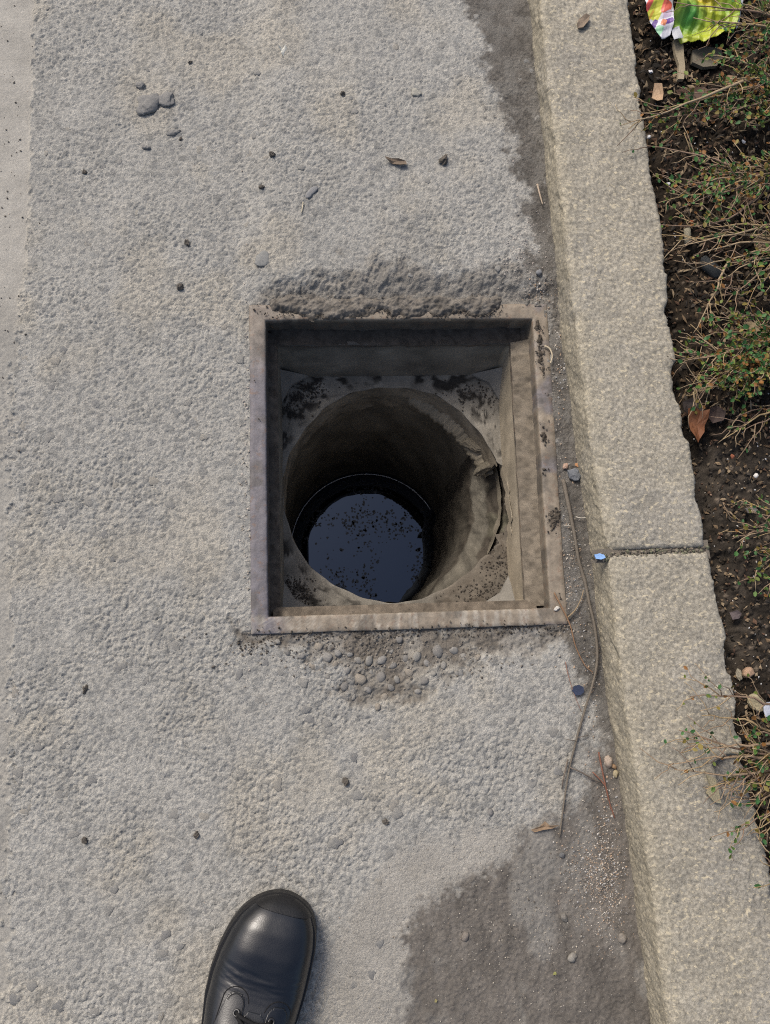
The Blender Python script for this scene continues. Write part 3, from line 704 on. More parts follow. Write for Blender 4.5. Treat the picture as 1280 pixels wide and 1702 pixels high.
# earth washed over the upper flange of the frame
U, W = np.meshgrid(np.linspace(-hw + 0.004, hw - 0.004, 300), np.linspace(hh - I0 - 0.003, hh + 0.014, 40))
PXf, PYf = pix(*from_frame(U, W))
cov = np.interp(PXf, [425, 445, 480, 525, 560, 600, 612, 645, 652, 690, 715, 728, 750, 772, 790, 812, 830, 860], [0, .35, .6, .7, .95, .7, .45, .45, .8, .75, .5, .7, .75, .4, .7, .6, .2, 0])
lineW = hh - I0 * (1.12 * cov + 0.35 * (fbm(U * 90, W * 90, 640, 3) - 0.5) * 2)
Zf = np.clip((W - lineW) / 0.010, -1, 1) * 0.0055 + 0.006 * (fbm(U * 130, W * 130, 641, 3) - 0.5) + 0.003 * (fbm(U * 400, W * 400, 645, 2) - 0.5) + 0.001
edge = hh + 0.002 + 0.016 * (fbm(U * 40, W * 40, 648, 4) - 0.35)
Zf = Zf - 0.02 * (1 - sst(432, 458, PXf) * sst(858, 830, PXf))
Zf = Zf - 0.006 * sst(0.0, 0.006, W - edge) - 0.008 * sst(hw - 0.03, hw - 0.006, np.abs(U + 0.02)) - 0.012 * sst(0.135, 0.16, U)
CF = np.array([0.14, 0.127, 0.11]) * (0.5 + 1.0 * fbm(U * 110, W * 110, 642, 4)[..., None]); dk2 = (sst(0.006, -0.001, W - lineW) * 0.75)[..., None]
CF = CF * (1 - dk2) + np.array([0.065, 0.056, 0.046]) * dk2
obj('flange_dirt', grid_mesh('flange_dirt', U, W, Zf, CF, fany(Zf > -0.001)), MAT_SILT, drain, kind='stuff')

U, W = np.meshgrid(np.linspace(hw - I0 - 0.001, hw + 0.002, 34), np.linspace(-hh + 0.01, hh - 0.006, 420))
PXf, PYf = pix(*from_frame(U, W)); Zf = np.full(U.shape, -0.5)
for (cx_, cy_, rx_, ry_) in ((892, 545, 6, 9), (897, 566, 5, 12), (899, 592, 6, 13), (902, 616, 4, 9), (904, 722, 6, 10), (921, 858, 9, 12), (917, 880, 4, 9), (931, 992, 3, 4), (911, 655, 2, 3), (905, 780, 4, 3), (912, 700, 2, 3)):
    Zf = np.maximum(Zf, 1.1 - np.hypot((PXf - cx_) / rx_, (PYf - cy_) / ry_) * 0.8)
Zf = 0.0045 * (Zf - 0.35 + 2.0 * (fbm(U * 170, W * 170, 661, 4, 0.6) - 0.5))
CF = np.array([0.078, 0.066, 0.053]) * (0.5 + 1.0 * fbm(U * 160, W * 160, 662, 3)[..., None])
obj('flange_dirt', grid_mesh('flange_dirt', U, W, Zf, CF, fany(Zf > 0.0002)), MAT_SILT, drain, kind='stuff')

# ------------------------------------------------------------------ water
def water_mat():
    m, n, b = new_mat('black_water'); v = objvec(n)
    b.inputs['Base Color'].default_value = (0.004, 0.004, 0.0045, 1); b.inputs['Roughness'].default_value = 0.015; b.inputs['IOR'].default_value = 1.74; b.inputs['Specular Tint'].default_value = (0.78, 0.95, 1.25, 1)  # specular tint puts the sky's blue into the reflection
    bump(n, b, noise(n, 14, 2, 0.5, v), 0.15, 0.0006); return m
wc = from_frame(*(lowc)); n = 96
V = [(wc[0] + math.cos(2 * math.pi * k / n) * 0.166, wc[1] + math.sin(2 * math.pi * k / n) * 0.166, WZ) for k in range(n)]
water = obj('water', mesh('water', V, [tuple(range(n))]), water_mat(), kind='structure'); water['label'] = 'still black water at the bottom of the drain mirroring the sky'
rb = MB(); pts = [(wc[0] + math.cos(a) * 0.1612, wc[1] + math.sin(a) * 0.1612, WZ + 0.001) for a in np.linspace(0.55, 3.9, 70)]
rb.tube(pts, 0.0011, 0.0011, 5, (0.75, 0.75, 0.75)); obj('waterline_glint', rb.build('waterline_glint'), MAT_BIT, water)  # bright reflection along the water's edge, put into the colour of a pale ring
sb = MB(); r2 = random.Random(12)
for k in range(2200):
    a = r2.random() * 6.283; rad = 0.157 * math.sqrt(r2.random()); x, y = wc[0] + math.cos(a) * rad, wc[1] + math.sin(a) * rad
    cl = float(fbm(np.array([x * 22]), np.array([y * 22]), 600, 3)[0])
    if r2.random() > 0.04 + 0.96 * max(0.0, min(1.0, (cl - 0.44) / 0.16)): continue
    s = r2.uniform(0.001, 0.0034) * (1.5 if r2.random() < .1 else 1); n = r2.randint(5, 8)
    V = [(x + math.cos(6.283 * q / n) * s * r2.uniform(0.4, 1.3), y + math.sin(6.283 * q / n) * s * r2.uniform(0.4, 1.3), WZ + 0.0006) for q in range(n)] 
    V += [(x_, y_, WZ - 0.0004) for x_, y_, _ in V]
    sb.add(V, [tuple(range(n))] + [((q + 1) % n, q, n + q, n + (q + 1) % n) for q in range(n)], r2.choice([(0.02, 0.018, 0.015), (0.035, 0.03, 0.024), (0.05, 0.045, 0.036)]))
ms_, ns_, bs_ = new_mat('scum_film'); bs_.inputs['Base Color'].default_value = (0.012, 0.011, 0.009, 1); bs_.inputs['Roughness'].default_value = 0.12; bs_.inputs['IOR'].default_value = 1.42
obj('floating_scum', sb.build('floating_scum', False), ms_, kind='stuff')['label'] = 'dark flecks of scum floating on the drain water'

# ------------------------------------------------------------------ crumbs and grit
OCT_F = [(0, 2, 4), (2, 1, 4), (1, 3, 4), (3, 0, 4), (2, 0, 5), (1, 2, 5), (3, 1, 5), (0, 3, 5)]
def crumb(mb, p, s, c, r):
    a = r.random() * 6.28; ca, sa = math.cos(a), math.sin(a); V = []
    for x, y, z in ((1, 0, .1), (-1, .2, 0), (0, .8, .1), (.1, -.8, 0), (.1, 0, .7), (0, 0, -.6)):
        x *= r.uniform(.6, 1.2); y *= r.uniform(.6, 1.2); z *= r.uniform(.6, 1.2)
        V.append((p[0] + s * (x * ca - y * sa), p[1] + s * (x * sa + y * ca), p[2] + s * z))
    mb.add(V, OCT_F, c)
cr = random.Random(31); cb = MB()
DK = [(0.06, 0.052, 0.044), (0.085, 0.075, 0.062), (0.045, 0.04, 0.035), (0.12, 0.105, 0.088)]
def heap(px, py, spread, n, smax, z=None, cols=DK):
    for k in range(n):
        qx = px + cr.gauss(0, spread[0]); qy = py + cr.gauss(0, spread[1]); p = G(qx, qy)
        fu, fv = to_frame(p[0], p[1])
        if abs(fu) < hw - I0 and abs(fv) < hh - I0: continue
        on_fr = abs(fu) < hw and abs(fv) < hh
        zz = 0.0008 if on_fr else road_z(p[0], p[1])
        s = cr.uniform(0.25, 1) ** 1.5 * smax
        crumb(cb, (p[0], p[1], zz + s * 0.35 + cr.random() * 0.0015), s, cr.choice(cols), cr)
for (px, py, sx, sy, n) in ((470, 518, 22, 4, 90), (530, 524, 24, 5, 200), (575, 515, 22, 5, 150), (620, 507, 22, 4, 130), (655, 519, 12, 6, 120), (690, 512, 16, 4, 90), (735, 527, 14, 6, 140), (800, 523, 14, 5, 140), (770, 517, 10, 4, 50), (820, 521, 8, 4, 60),
                            (893, 548, 5, 5, 60), (897, 565, 4, 8, 60), (899, 590, 4, 8, 80), (901, 612, 4, 6, 40), (903, 722, 5, 8, 70), (921, 857, 6, 7, 150), (918, 875, 3, 6, 40), (930, 990, 3, 4, 14), (910, 655, 2, 2, 8), (905, 780, 3, 3, 10), (450, 530, 6, 3, 20), (428, 690, 4, 8, 10), (430, 590, 4, 20, 8),
                            (700, 1052, 120, 5, 240), (860, 1045, 60, 5, 140), (500, 1062, 60, 6, 90), (420, 1075, 14, 10, 60)):
    heap(px, py, (sx * 1.15, sy * 1.2), n if py > 1040 else int(n * (0.3 if py > 532 else 0.45)), 0.0024)
obj('dirt_crumbs', cb.build('dirt_crumbs', False), MAT_BIT, kind='stuff')['label'] = 'dark crumbs of earth lying on the steel frame of the drain'
# loose crumbs on the ledge
lb = MB()
for (px, py, sx, sy, n) in ((520, 648, 14, 7, 130), (500, 665, 16, 12, 90), (485, 680, 8, 8, 40), (800, 660, 30, 14, 120), (760, 650, 30, 6, 50), (500, 985, 14, 12, 220), (485, 970, 8, 6, 70), (840, 960, 20, 30, 260), (800, 985, 40, 10, 160)):
    for k in range(n):
        p = G(px + cr.gauss(0, sx), py + cr.gauss(0, sy), LZ); fu, fv = to_frame(p[0], p[1])
        if not (li < fu < ri and bi < fv < ti) or math.hypot(fu - CC[0], fv - CC[1]) < CR + 0.003: continue
        s = cr.uniform(0.0006, 0.0024); crumb(lb, (fu, fv, LZ + s * 0.4), s, cr.choice(DK[:3]), cr)
obj('ledge_crumbs', lb.build('ledge_crumbs', False), MAT_BIT, drain, kind='stuff')
# pale grit and sand in the gutter
gb = MB(); SAND = [(0.42, 0.38, 0.32), (0.33, 0.27, 0.21), (0.5, 0.47, 0.43), (0.25, 0.2, 0.16), (0.3, 0.3, 0.3), (0.38, 0.28, 0.2)]
def grit(px, py, sx, sy, n, lo, hi, cols=SAND):
    for k in range(n):
        qx = px + cr.gauss(0, sx); qy = py + cr.gauss(0, sy); p = G(qx, qy)
        i = int((p[0] - RX0) / STEP); j = int((p[1] - RY0) / STEP)
        if not (0 <= i < len(gx) and 0 <= j < len(gy)) or under[j, i] or p[0] > kx[j, i] - 0.001: continue
        fu, fv = to_frame(p[0], p[1])
        if abs(fu) < hw and abs(fv) < hh: continue
        s = lo + (hi - lo) * cr.random() ** 2.5; crumb(gb, (p[0], p[1], road_z(p[0], p[1]) + s * 0.3), s, cr.choice(cols), cr)
grit(985, 1450, 26, 40, 1000, 0.0005, 0.0017); grit(1010, 1480, 18, 50, 700, 0.0005, 0.0014); grit(920, 1540, 100, 100, 900, 0.0004, 0.0014, [(0.3, 0.27, 0.22), (0.2, 0.17, 0.14), (0.24, 0.23, 0.21), (0.4, 0.37, 0.32)]); grit(1010, 1380, 14, 50, 260, 0.0006, 0.0022)
grit(955, 950, 14, 80, 420, 0.0006, 0.002); grit(930, 620, 8, 90, 260, 0.0005, 0.002); grit(870, 430, 26, 40, 420, 0.0005, 0.0018, [(0.42, 0.37, 0.33), (0.36, 0.33, 0.3), (0.3, 0.28, 0.26)])
grit(900, 490, 18, 14, 160, 0.0006, 0.0022); grit(850, 1560, 90, 90, 700, 0.0005, 0.0016, [(0.09, 0.08, 0.07), (0.2, 0.18, 0.16), (0.36, 0.33, 0.28)]); grit(985, 1130, 10, 60, 160, 0.0005, 0.002)
grit(640, 1085, 110, 22, 700, 0.0008, 0.0028, [(0.2, 0.18, 0.155), (0.14, 0.125, 0.105), (0.26, 0.24, 0.21), (0.1, 0.09, 0.08)])
grit(400, 850, 260, 500, 900, 0.0004, 0.0011, [(0.5, 0.47, 0.42), (0.42, 0.33, 0.26), (0.36, 0.33, 0.3)]); grit(408, 780, 5, 180, 260, 0.0006, 0.0024, [(0.3, 0.27, 0.23), (0.4, 0.36, 0.32)])
grit(18, 330, 20, 190, 90, 0.0003, 0.0022, [(0.07, 0.062, 0.055), (0.1, 0.09, 0.08)])
obj('grit', gb.build('grit', False), MAT_BIT, kind='stuff')['label'] = 'pale sand and grit strewn in the gutter'

# ------------------------------------------------------------------ litter of the bed
tb = MB(); lr = random.Random(77)
CHIP = [(0.045, 0.034, 0.024), (0.09, 0.062, 0.038), (0.15, 0.105, 0.064), (0.2, 0.145, 0.09), (0.1, 0.06, 0.04), (0.02, 0.017, 0.014), (0.015, 0.013, 0.011), (0.05, 0.043, 0.036), (0.26, 0.2, 0.13)]
for k in range(11000):
    qx = lr.uniform(1040, 1330); qy = lr.uniform(-60, 1750)
    p = G(qx, qy, 0.03); ke = np.interp(p[1], kr_y, kr_x)
    if p[0] < ke + 0.001 or p[0] > 0.85: continue
    den = 0.7 if 700 < qy < 1150 else 1.0
    if lr.random() > den: continue
    z = soil_z(p[0], p[1]) + 0.0022; L_ = lr.uniform(0.002, 0.0085) * (0.6 if den < 1 else 1); W_ = lr.uniform(0.0008, 0.003); a = lr.random() * 6.28
    e = Euler((lr.uniform(-.7, .7), lr.uniform(-.7, .7), a)); Mx = e.to_matrix()
    V = [Vector(p) * 0 + Vector((p[0], p[1], z)) + Mx @ Vector(q) for q in ((-L_, -W_ * .4, 0), (0, -W_, 0.0005), (L_, 0, 0), (0, W_, 0.0003), (0, 0, 0.001), (0, 0, -0.001))]
    tb.add(V, [(0, 1, 4), (1, 2, 4), (2, 3, 4), (3, 0, 4), (1, 0, 5), (2, 1, 5), (3, 2, 5), (0, 3, 5)], lr.choice(CHIP))
for k in range(800):                                    # pale specks
    p = G(lr.uniform(1060, 1320), lr.uniform(-40, 1720), 0.03); ke = np.interp(p[1], kr_y, kr_x)
    if p[0] < ke + 0.002: continue
    crumb(tb, (p[0], p[1], soil_z(p[0], p[1]) + 0.001), lr.uniform(0.0006, 0.0022), lr.choice([(0.5, 0.47, 0.42), (0.34, 0.3, 0.25), (0.3, 0.2, 0.14), (0.6, 0.6, 0.6)]), lr)
obj('leaf_litter', tb.build('leaf_litter', False), MAT_BIT, kind='stuff')['label'] = 'dark bark chips and rotting leaf bits covering the planting bed'

# ------------------------------------------------------------------ shrubs
sh = random.Random(9)
LEAFC = [(0.035, 0.10, 0.03), (0.05, 0.13, 0.035), (0.035, 0.10, 0.032), (0.075, 0.14, 0.03), (0.11, 0.14, 0.028), (0.16, 0.125, 0.03), (0.19, 0.09, 0.028)]
BARK = [(0.24, 0.175, 0.115), (0.32, 0.245, 0.155), (0.2, 0.14, 0.1), (0.3, 0.22, 0.12)]
def leaf(mb, p, d, size, c, r):
    d = d.normalized(); s = d.cross(Vector((0, 0, 1)))
    if s.length < 0.1: s = Vector((1, 0, 0))
    s.normalize(); up = s.cross(d); tw = r.uniform(-0.7, 0.7); s2 = s * math.cos(tw) + up * math.sin(tw); up2 = s2.cross(d)
    L, W = size, size * 0.32
    V = [p, p + d * L * .4 + s2 * W + up2 * W * .35, p + d * L * .8 + s2 * W * .7 + up2 * W * .2, p + d * L, p + d * L * .8 - s2 * W * .7 + up2 * W * .2, p + d * L * .4 - s2 * W + up2 * W * .35, p + d * L * .5]
    mb.add(V, [(0, 6, 1), (1, 6, 2), (2, 6, 3), (3, 6, 4), (4, 6, 5), (5, 6, 0)], c)
def curve(a, b, sag, r, n=9, wig=0.01):
    pts = []; a = Vector(a); b = Vector(b); pr = Vector((r.gauss(0, wig), r.gauss(0, wig), 0)); p2 = Vector((r.gauss(0, wig * .5), r.gauss(0, wig * .5), r.gauss(0, wig * .4)))
    for k in range(n):
        t = k / (n - 1); p = a.lerp(b, t) + pr * math.sin(math.pi * t) + p2 * math.sin(2 * math.pi * t); p.z += sag * math.sin(math.pi * t); p += Vector((r.gauss(0, .0012), r.gauss(0, .0012), r.gauss(0, .001))); pts.append(p)
    return pts
def shrub(label, base, tips, green, twig_n=4, leafy=0.8, size=0.0074):
    """base and tips are (px, py, z); green 0..1 how leafy each tip is"""
    root = empty('shrub', GV(*base)); tag(root, label, 'shrub', 'low shrubs growing along the planting bed'); o0 = root.location.copy()
    fol = MB()
    for k, t in enumerate(tips):
        tip = GV(t[0], t[1], t[2]); lf = t[3] if len(t) > 3 else green; st = GV(t[4], t[5], t[6]) if len(t) > 6 else GV(base[0] + sh.uniform(-12, 12), base[1] + sh.uniform(-12, 12), base[2])
        L = (tip - st).length; mb = MB(); bc = sh.choice(BARK)
        pts = [p - o0 for p in curve(st, tip, 0.10 * L, sh, 12, 0.04 * L)]
        r0 = 0.0011 + 0.0075 * L; mb.tube(pts, r0, 0.0006, 5, bc)
        for q in range(int(twig_n * L / 0.1) + 2):
            f = sh.uniform(0.2, 0.98); i = min(int(f * 11), 10); p = pts[i].lerp(pts[i + 1], f * 11 - i); dr = (pts[i + 1] - pts[i]).normalized()
            sd_ = dr.cross(Vector((0, 0, 1))).normalized() * sh.choice((-1, 1)); d = (dr * sh.uniform(.5, 1.1) + sd_ * sh.uniform(.3, .9) + Vector((0, 0, sh.uniform(-.35, .35)))).normalized()
            tl = sh.uniform(0.015, 0.05) * (0.6 + 0.6 * min(1, L / .15)); tp = curve(p, p + d * tl, 0.03 * tl, sh, 5, 0.05 * tl); mb.tube(tp, 0.0009, 0.0004, 4, sh.choice(BARK))
            nl = int(tl / 0.0042 * lf * leafy)
            for w_ in range(nl):
                g = sh.uniform(0.15, 1.0); jx = min(int(g * 4), 3); lp = tp[jx].lerp(tp[jx + 1], g * 4 - jx)
                ld = (d * .7 + Vector((sh.gauss(0, .6), sh.gauss(0, .6), sh.gauss(.25, .45))))
                c = sh.choice(LEAFC if sh.random() < .8 else LEAFC[4:]); leaf(fol, lp, ld, size * sh.uniform(.65, 1.25), c, sh)
        for w_ in range(int(L / 0.005 * lf * leafy)):
            g = sh.uniform(0.3, 1.0); i = min(int(g * 11), 10); lp = pts[i].lerp(pts[i + 1], g * 11 - i)
            leaf(fol, lp, Vector((sh.gauss(0, 1), sh.gauss(0, 1), sh.uniform(0, .8))), size * sh.uniform(.6, 1.1), sh.choice(LEAFC), sh)
        obj('branch', mb.build('branch'), MAT_TWIG, root)
    if fol.V: obj('foliage', fol.build('foliage'), MAT_LEAF, root, kind='stuff')
    return root
shrub('small leaved shrub whose twigs reach over the green wrapper', (1340, 60, 0.05), [(1180, 20, .09), (1150, 30, .10, .1), (1215, 70, .08), (1235, 10, .1), (1120, 5, .10, .1), (1225, 110, .08), (1255, 60, .11), (1200, 45, .1, .3), (1265, 120, .09), (1270, 20, .12)], .8)
shrub('spreading evergreen shrub with one twig reaching across the kerb edge', (1345, 160, 0.05), [(1030, 210, .085, .05, 1280, 130, .06), (1070, 188, .075, .9), (1100, 195, .07, 1.0), (1140, 180, .08, 1.0), (1150, 140, .09, .9), (1190, 130, .09), (1200, 190, .09), (1215, 160, .08), (1250, 150, .1), (1245, 210, .09), (1175, 90, .09, .9)], .9)
shrub('sprawling shrub of long bare twigs below the green leaved ones', (1350, 300, 0.05), [(1075, 242, .06, .15), (1150, 265, .07, .5), (1110, 315, .07, .8), (1095, 335, .06, .5), (1120, 330, .075, .8), (1100, 375, .06, .3), (1170, 300, .09, .7), (1190, 330, .09, .8), (1200, 285, .09, .4), (1230, 260, .09, .9), (1240, 315, .1, .9), (1130, 345, .08, .3)], .5)
shrub('tangled shrub of pale bare twigs fanning towards the kerb', (1355, 400, 0.05), [(1130, 410, .07, .1), (1125, 400, .06, .1), (1140, 448, .06, .1), (1150, 430, .07, .15), (1150, 555, .05, .3, 1215, 430, .06), (1190, 470, .07, .1), (1160, 395, .07, .3), (1235, 440, .09, .8), (1225, 495, .07, .5), (1180, 380, .08, .3), (1200, 510, .07, .2)], .3)
shrub('bushy shrub with the densest glossy green leaves, beside the kerb bend', (1350, 560, 0.04), [(1135, 600, .06, .15), (1150, 565, .06, .25), (1165, 620, .06, .9), (1130, 605, .05, .3), (1155, 665, .06, .15), (1150, 655, .06, .3), (1195, 590, .09, 1.4), (1210, 610, .09, 1.6), (1225, 630, .1, 1.6), (1240, 600, .1, 1.6), (1190, 640, .08, 1.4), (1215, 575, .09, .7), (1250, 640, .1, 1.6), (1245, 520, .09, .8), (1235, 560, .09, .6), (1215, 650, .07, 1.3), (1265, 610, .1, 1.6), (1200, 540, .08, .3)], .9, 6)
shrub('bare forked twig of a shrub over open dark soil', (1345, 670, 0.05), [(1203, 732, .07, .05), (1235, 715, .07, .15), (1225, 690, .06, .3)], .1, 2)
shrub('sparse low shrub growing on the sandy part of the bed', (1345, 880, 0.04), [(1215, 865, .05, .2), (1235, 830, .05, .7), (1215, 895, .05, .2), (1235, 920, .05, .7), (1245, 965, .05, .7), (1255, 945, .06, .8), (1240, 850, .05, .7), (1260, 985, .05, .6), (1225, 900, .05, .6)], .6, 3)
shrub('shrub with several dry twigs hanging over the lower kerb stone', (1350, 1270, 0.05), [(1148, 1162, .095, .25, 1330, 1165, .08), (1165, 1191, .09, .1, 1300, 1225, .08), (1128, 1212, .1, .35), (1140, 1240, .095, .15, 1300, 1236, .09), (1110, 1270, .095, .1, 1290, 1265, .09), (1172, 1310, .09, .05), (1225, 1258, .1, .6), (1240, 1220, .1, .6), (1225, 1285, .09, .6), (1262, 1400, .08, .1, 1290, 1200, .09), (1215, 1325, .09, .2), (1225, 1380, .085, .5), (1250, 1245, .11, .5), (1245, 1300, .1, .3), (1255, 1330, .09, .2), (1120, 1280, .09, .1)], .35, 5)
shrub('small bare shrub at the lower corner of the bed', (1360, 1480, 0.05), [(1268, 1420, .08, .3), (1255, 1385, .08, .3), (1275, 1470, .09, .3)], .3, 4)

# ------------------------------------------------------------------ loose things
def rock(name, label, cat, px, py, size, col, seed, flat=0.6, z=None, ang=False, group=None, asp=1.0, rotz=None):
    m = rock_mesh(name, seed, 4 if name in ('concrete_lump', 'dirt_clod') else 3, flat, 0.1, ang)
    if True:
        n_ = len(m.vertices); co = np.empty(n_ * 3, np.float32); m.vertices.foreach_get('co', co); co = co.reshape(-1, 3)
        am_ = {'dirt_clod': 0.55, 'concrete_lump': 0.42}.get(name, 0.34); fq = {'dirt_clod': 5}.get(name, 3.2)
        f_ = 1 + am_ * (fbm(co[:, 0] * fq + 50 + co[:, 2] * 3, co[:, 1] * fq + 50 - co[:, 2] * 3, seed, 4, 0.6) - 0.5) * 2
        co *= f_[:, None]; m.vertices.foreach_set('co', co.ravel()); m.update(); set_smooth(m, name != 'dirt_clod' and not ang)
    m.materials.append(plain_mat(name + '_surface', col))
    zz = z
    p = G(px, py, 0 if z is None else z)
    if z is None: zz = road_z(p[0], p[1])
    s = size * 0.0008
    o = obj(name, m, None, None, (p[0], p[1], zz + s * flat * 0.22), (0, 0, random.Random(seed).uniform(0, 6) if rotz is None else rotz), (s, s * asp, s))
    return tag(o, label, cat, group)
def bits(): pass
rock('concrete_lump', 'flat grey lump of dried mortar, largest lump on the asphalt', 'mortar lump', 248, 174, 54, (0.205, 0.2, 0.19), 1001, 0.22, asp=0.9, rotz=0.7)
rock('concrete_lump', 'grey mortar lump stuck against the right side of the largest lump', 'mortar lump', 277, 165, 30, (0.205, 0.2, 0.19), 1002, 0.3)
rock('concrete_lump', 'small round grey lump just above the largest mortar lump', 'mortar lump', 233, 142, 20, (0.205, 0.2, 0.19), 1003, 0.4)
rock('concrete_lump', 'narrow grey lump just below the largest mortar lump', 'mortar lump', 288, 220, 24, (0.205, 0.2, 0.19), 1004, 0.28, asp=0.6, rotz=0.3)
rock('concrete_lump', 'small dark grey lump lowest of the mortar lumps', 'mortar lump', 243, 244, 17, (0.205, 0.2, 0.19), 1005, 0.45, asp=0.8)
rock('flat_stone', 'flat pale grey stone set in asphalt near the upper left frame corner', 'stone', 437, 434, 30, (0.22, 0.22, 0.21), 1010, 0.2, asp=1.1)
rock('flat_stone', 'pale flake of stone lying in the upper part of the road', 'stone', 690, 163, 20, (0.31, 0.3, 0.26), 1011, 0.25)
rock('flat_stone', 'faint grey flat stone embedded by the upper middle of the road', 'stone', 518, 327, 30, (0.22, 0.22, 0.22), 1012, 0.15, asp=0.6, rotz=0.8)
CL = (0.1, 0.089, 0.076)
for k, (px, py, s, lab) in enumerate([(453, 265, 11, 'black clod of dirt on the asphalt below the white scrap'), (736, 274, 19, 'crumbly dark clod right of the brown leaf scrap'), (435, 316, 11, 'small black clod of dirt above the flat pale grey stone'), (300, 477, 14, 'dark clod left of the upper left frame corner'), (310, 404, 12, 'dark crumbly clod left of the flat pale grey stone'),
                                      (141, 1145, 15, 'dark clod alone on the asphalt far left of the drain'), (570, 166, 10, 'tiny brown clod in the upper middle of the road'), (140, 285, 9, 'small black clod between the concrete strip and mortar lumps'), (487, 4, 10, 'dark clod at the very top of the picture'), (316, 103, 8, 'tiny dark clod right above the mortar lumps'), (575, 1300, 13, 'dark clod on the asphalt below the drain'), (641, 1366, 10, 'small dark clod above the shoe, right of its toe'), (326, 1388, 11, 'dark clod on the asphalt left above the shoe'), (140, 1397, 11, 'dark speck of dirt lower left, far from the shoe'), (300, 210 + 20, 7, 'tiny black clod right below the mortar lumps')]):
    rock('dirt_clod', lab, 'dirt clod', px, py, s, CL, 1030 + k, 0.7, ang=True, group='dark clods of dirt scattered on the road')
rock('stone', 'angular blue grey stone at the thick end of the long twig', 'stone', 952, 788, 27, (0.15, 0.16, 0.175), 1101, 0.6, ang=True)
rock('stone_chip', 'pinkish chip beside the blue grey stone', 'stone chip', 940, 775, 14, (0.36, 0.25, 0.19), 1102, 0.6, ang=True)
rock('stone_chip', 'orange chip between the blue grey stone and kerb', 'stone chip', 960, 773, 9, (0.38, 0.2, 0.1), 1103, 0.6, ang=True)
rock('pebble', 'pinkish tan pebble against the foot of the lower kerb stone', 'pebble', 1010, 1266, 20, (0.33, 0.27, 0.22), 1104, 0.7)
rock('pebble', 'small yellowish pebble just below the pinkish tan one by the kerb', 'pebble', 1023, 1286, 12, (0.33, 0.28, 0.18), 1105, 0.7)
rock('pebble', 'small brown pebble right of the pinkish tan one by the kerb', 'pebble', 1020, 1274, 10, (0.26, 0.17, 0.1), 1106, 0.7)
rock('pebble', 'pale round pebble on the dark silt near the bottom', 'pebble', 951, 1591, 17, (0.24, 0.225, 0.2), 1107, 0.7)
rock('pebble', 'grey brown pebble on the silt close to the lower kerb', 'pebble', 1033, 1558, 17, (0.2, 0.18, 0.155), 1108, 0.7)
rock('pebble', 'dark pebble on the silt above the pale round one', 'pebble', 938, 1525, 13, (0.16, 0.15, 0.135), 1109, 0.7)
rock('pebble', 'dark grey pebble on silt at the lower end of the twig', 'pebble', 934, 1421, 11, (0.13, 0.13, 0.13), 1110, 0.7)
rock('pebble', 'brown pebble half buried in silt left of the pale one', 'pebble', 773, 1556, 14, (0.18, 0.16, 0.14), 1111, 0.6)
rock('pebble', 'grey pebble at the border of asphalt and silt below the drain', 'pebble', 815, 1350, 12, (0.17, 0.165, 0.16), 1112, 0.6)
rock('pebble', 'bluish grey pebble next to the upper right frame corner', 'pebble', 893, 459, 14, (0.2, 0.205, 0.215), 1113, 0.6)
rock('mortar_crumb', 'white crumb on the lower right corner of the steel frame', 'crumb', 925, 1012, 10, (0.5, 0.48, 0.44), 1120, 0.6, z=0.001, ang=True)
rock('pebble', 'warm orange pebble on soil beside the lower kerb stone', 'pebble', 1241, 1118, 22, (0.36, 0.24, 0.16), 1121, 0.8, z=0.03)
rock('stone', 'square tan stone in the bed under the overhanging twigs', 'stone', 1256, 1167, 33, (0.3, 0.26, 0.17), 1122, 0.5, z=0.032, ang=True)
rock('stone_chip', 'flat beige chip left of the warm orange pebble', 'stone chip', 1228, 1122, 20, (0.28, 0.25, 0.19), 1123, 0.4, z=0.025, ang=True, asp=0.6)
rock('stone', 'rounded grey stone half under the shrub of bare twigs', 'stone', 1178, 447, 50, (0.06, 0.065, 0.065), 1124, 0.5, z=0.03, asp=0.5)
rock('pebble', 'bright white pebble on the sandy soil', 'pebble', 1256, 791, 9, (0.65, 0.63, 0.6), 1125, 0.7, z=0.035)
rock('stone_chip', 'red brick chip on the dark soil by the bare forked twig', 'stone chip', 1217, 759, 8, (0.3, 0.11, 0.06), 1126, 0.7, z=0.035)
rock('stone_chip', 'white chip near the green wrapper and the kerb', 'stone chip', 1081, 120, 9, (0.65, 0.65, 0.66), 1127, 0.6, z=0.03, ang=True)
rock('stone_chip', 'white chip on soil right below the twig across the kerb', 'stone chip', 1078, 228, 8, (0.65, 0.65, 0.66), 1128, 0.6, z=0.03, ang=True)
rock('stone_chip', 'white chip among twigs far right of the kerb top stone', 'stone chip', 1236, 236, 9, (0.65, 0.65, 0.66), 1129, 0.6, z=0.04, ang=True)
rock('stone_chip', 'white chip beside the kerb, above the pale wood peg', 'stone chip', 1110, 306, 8, (0.65, 0.65, 0.66), 1130, 0.6, z=0.03, ang=True)
rock('stone_chip', 'orange chip just above the pale wood peg', 'stone chip', 1149, 370, 8, (0.36, 0.12, 0.06), 1131, 0.7, z=0.035)
# pale peg
pb = MB(); a = GV(1142, 381, 0.035); b = GV(1144, 405, 0.035); pb.tube([a, a.lerp(b, .5), b], 0.0048, 0.0045, 8, (0.33, 0.3, 0.22)); o = obj('wood_peg', pb.build('wood_peg'), MAT_TWIG); tag(o, 'short pale wooden peg lying on the soil under bare twigs', 'wood peg')
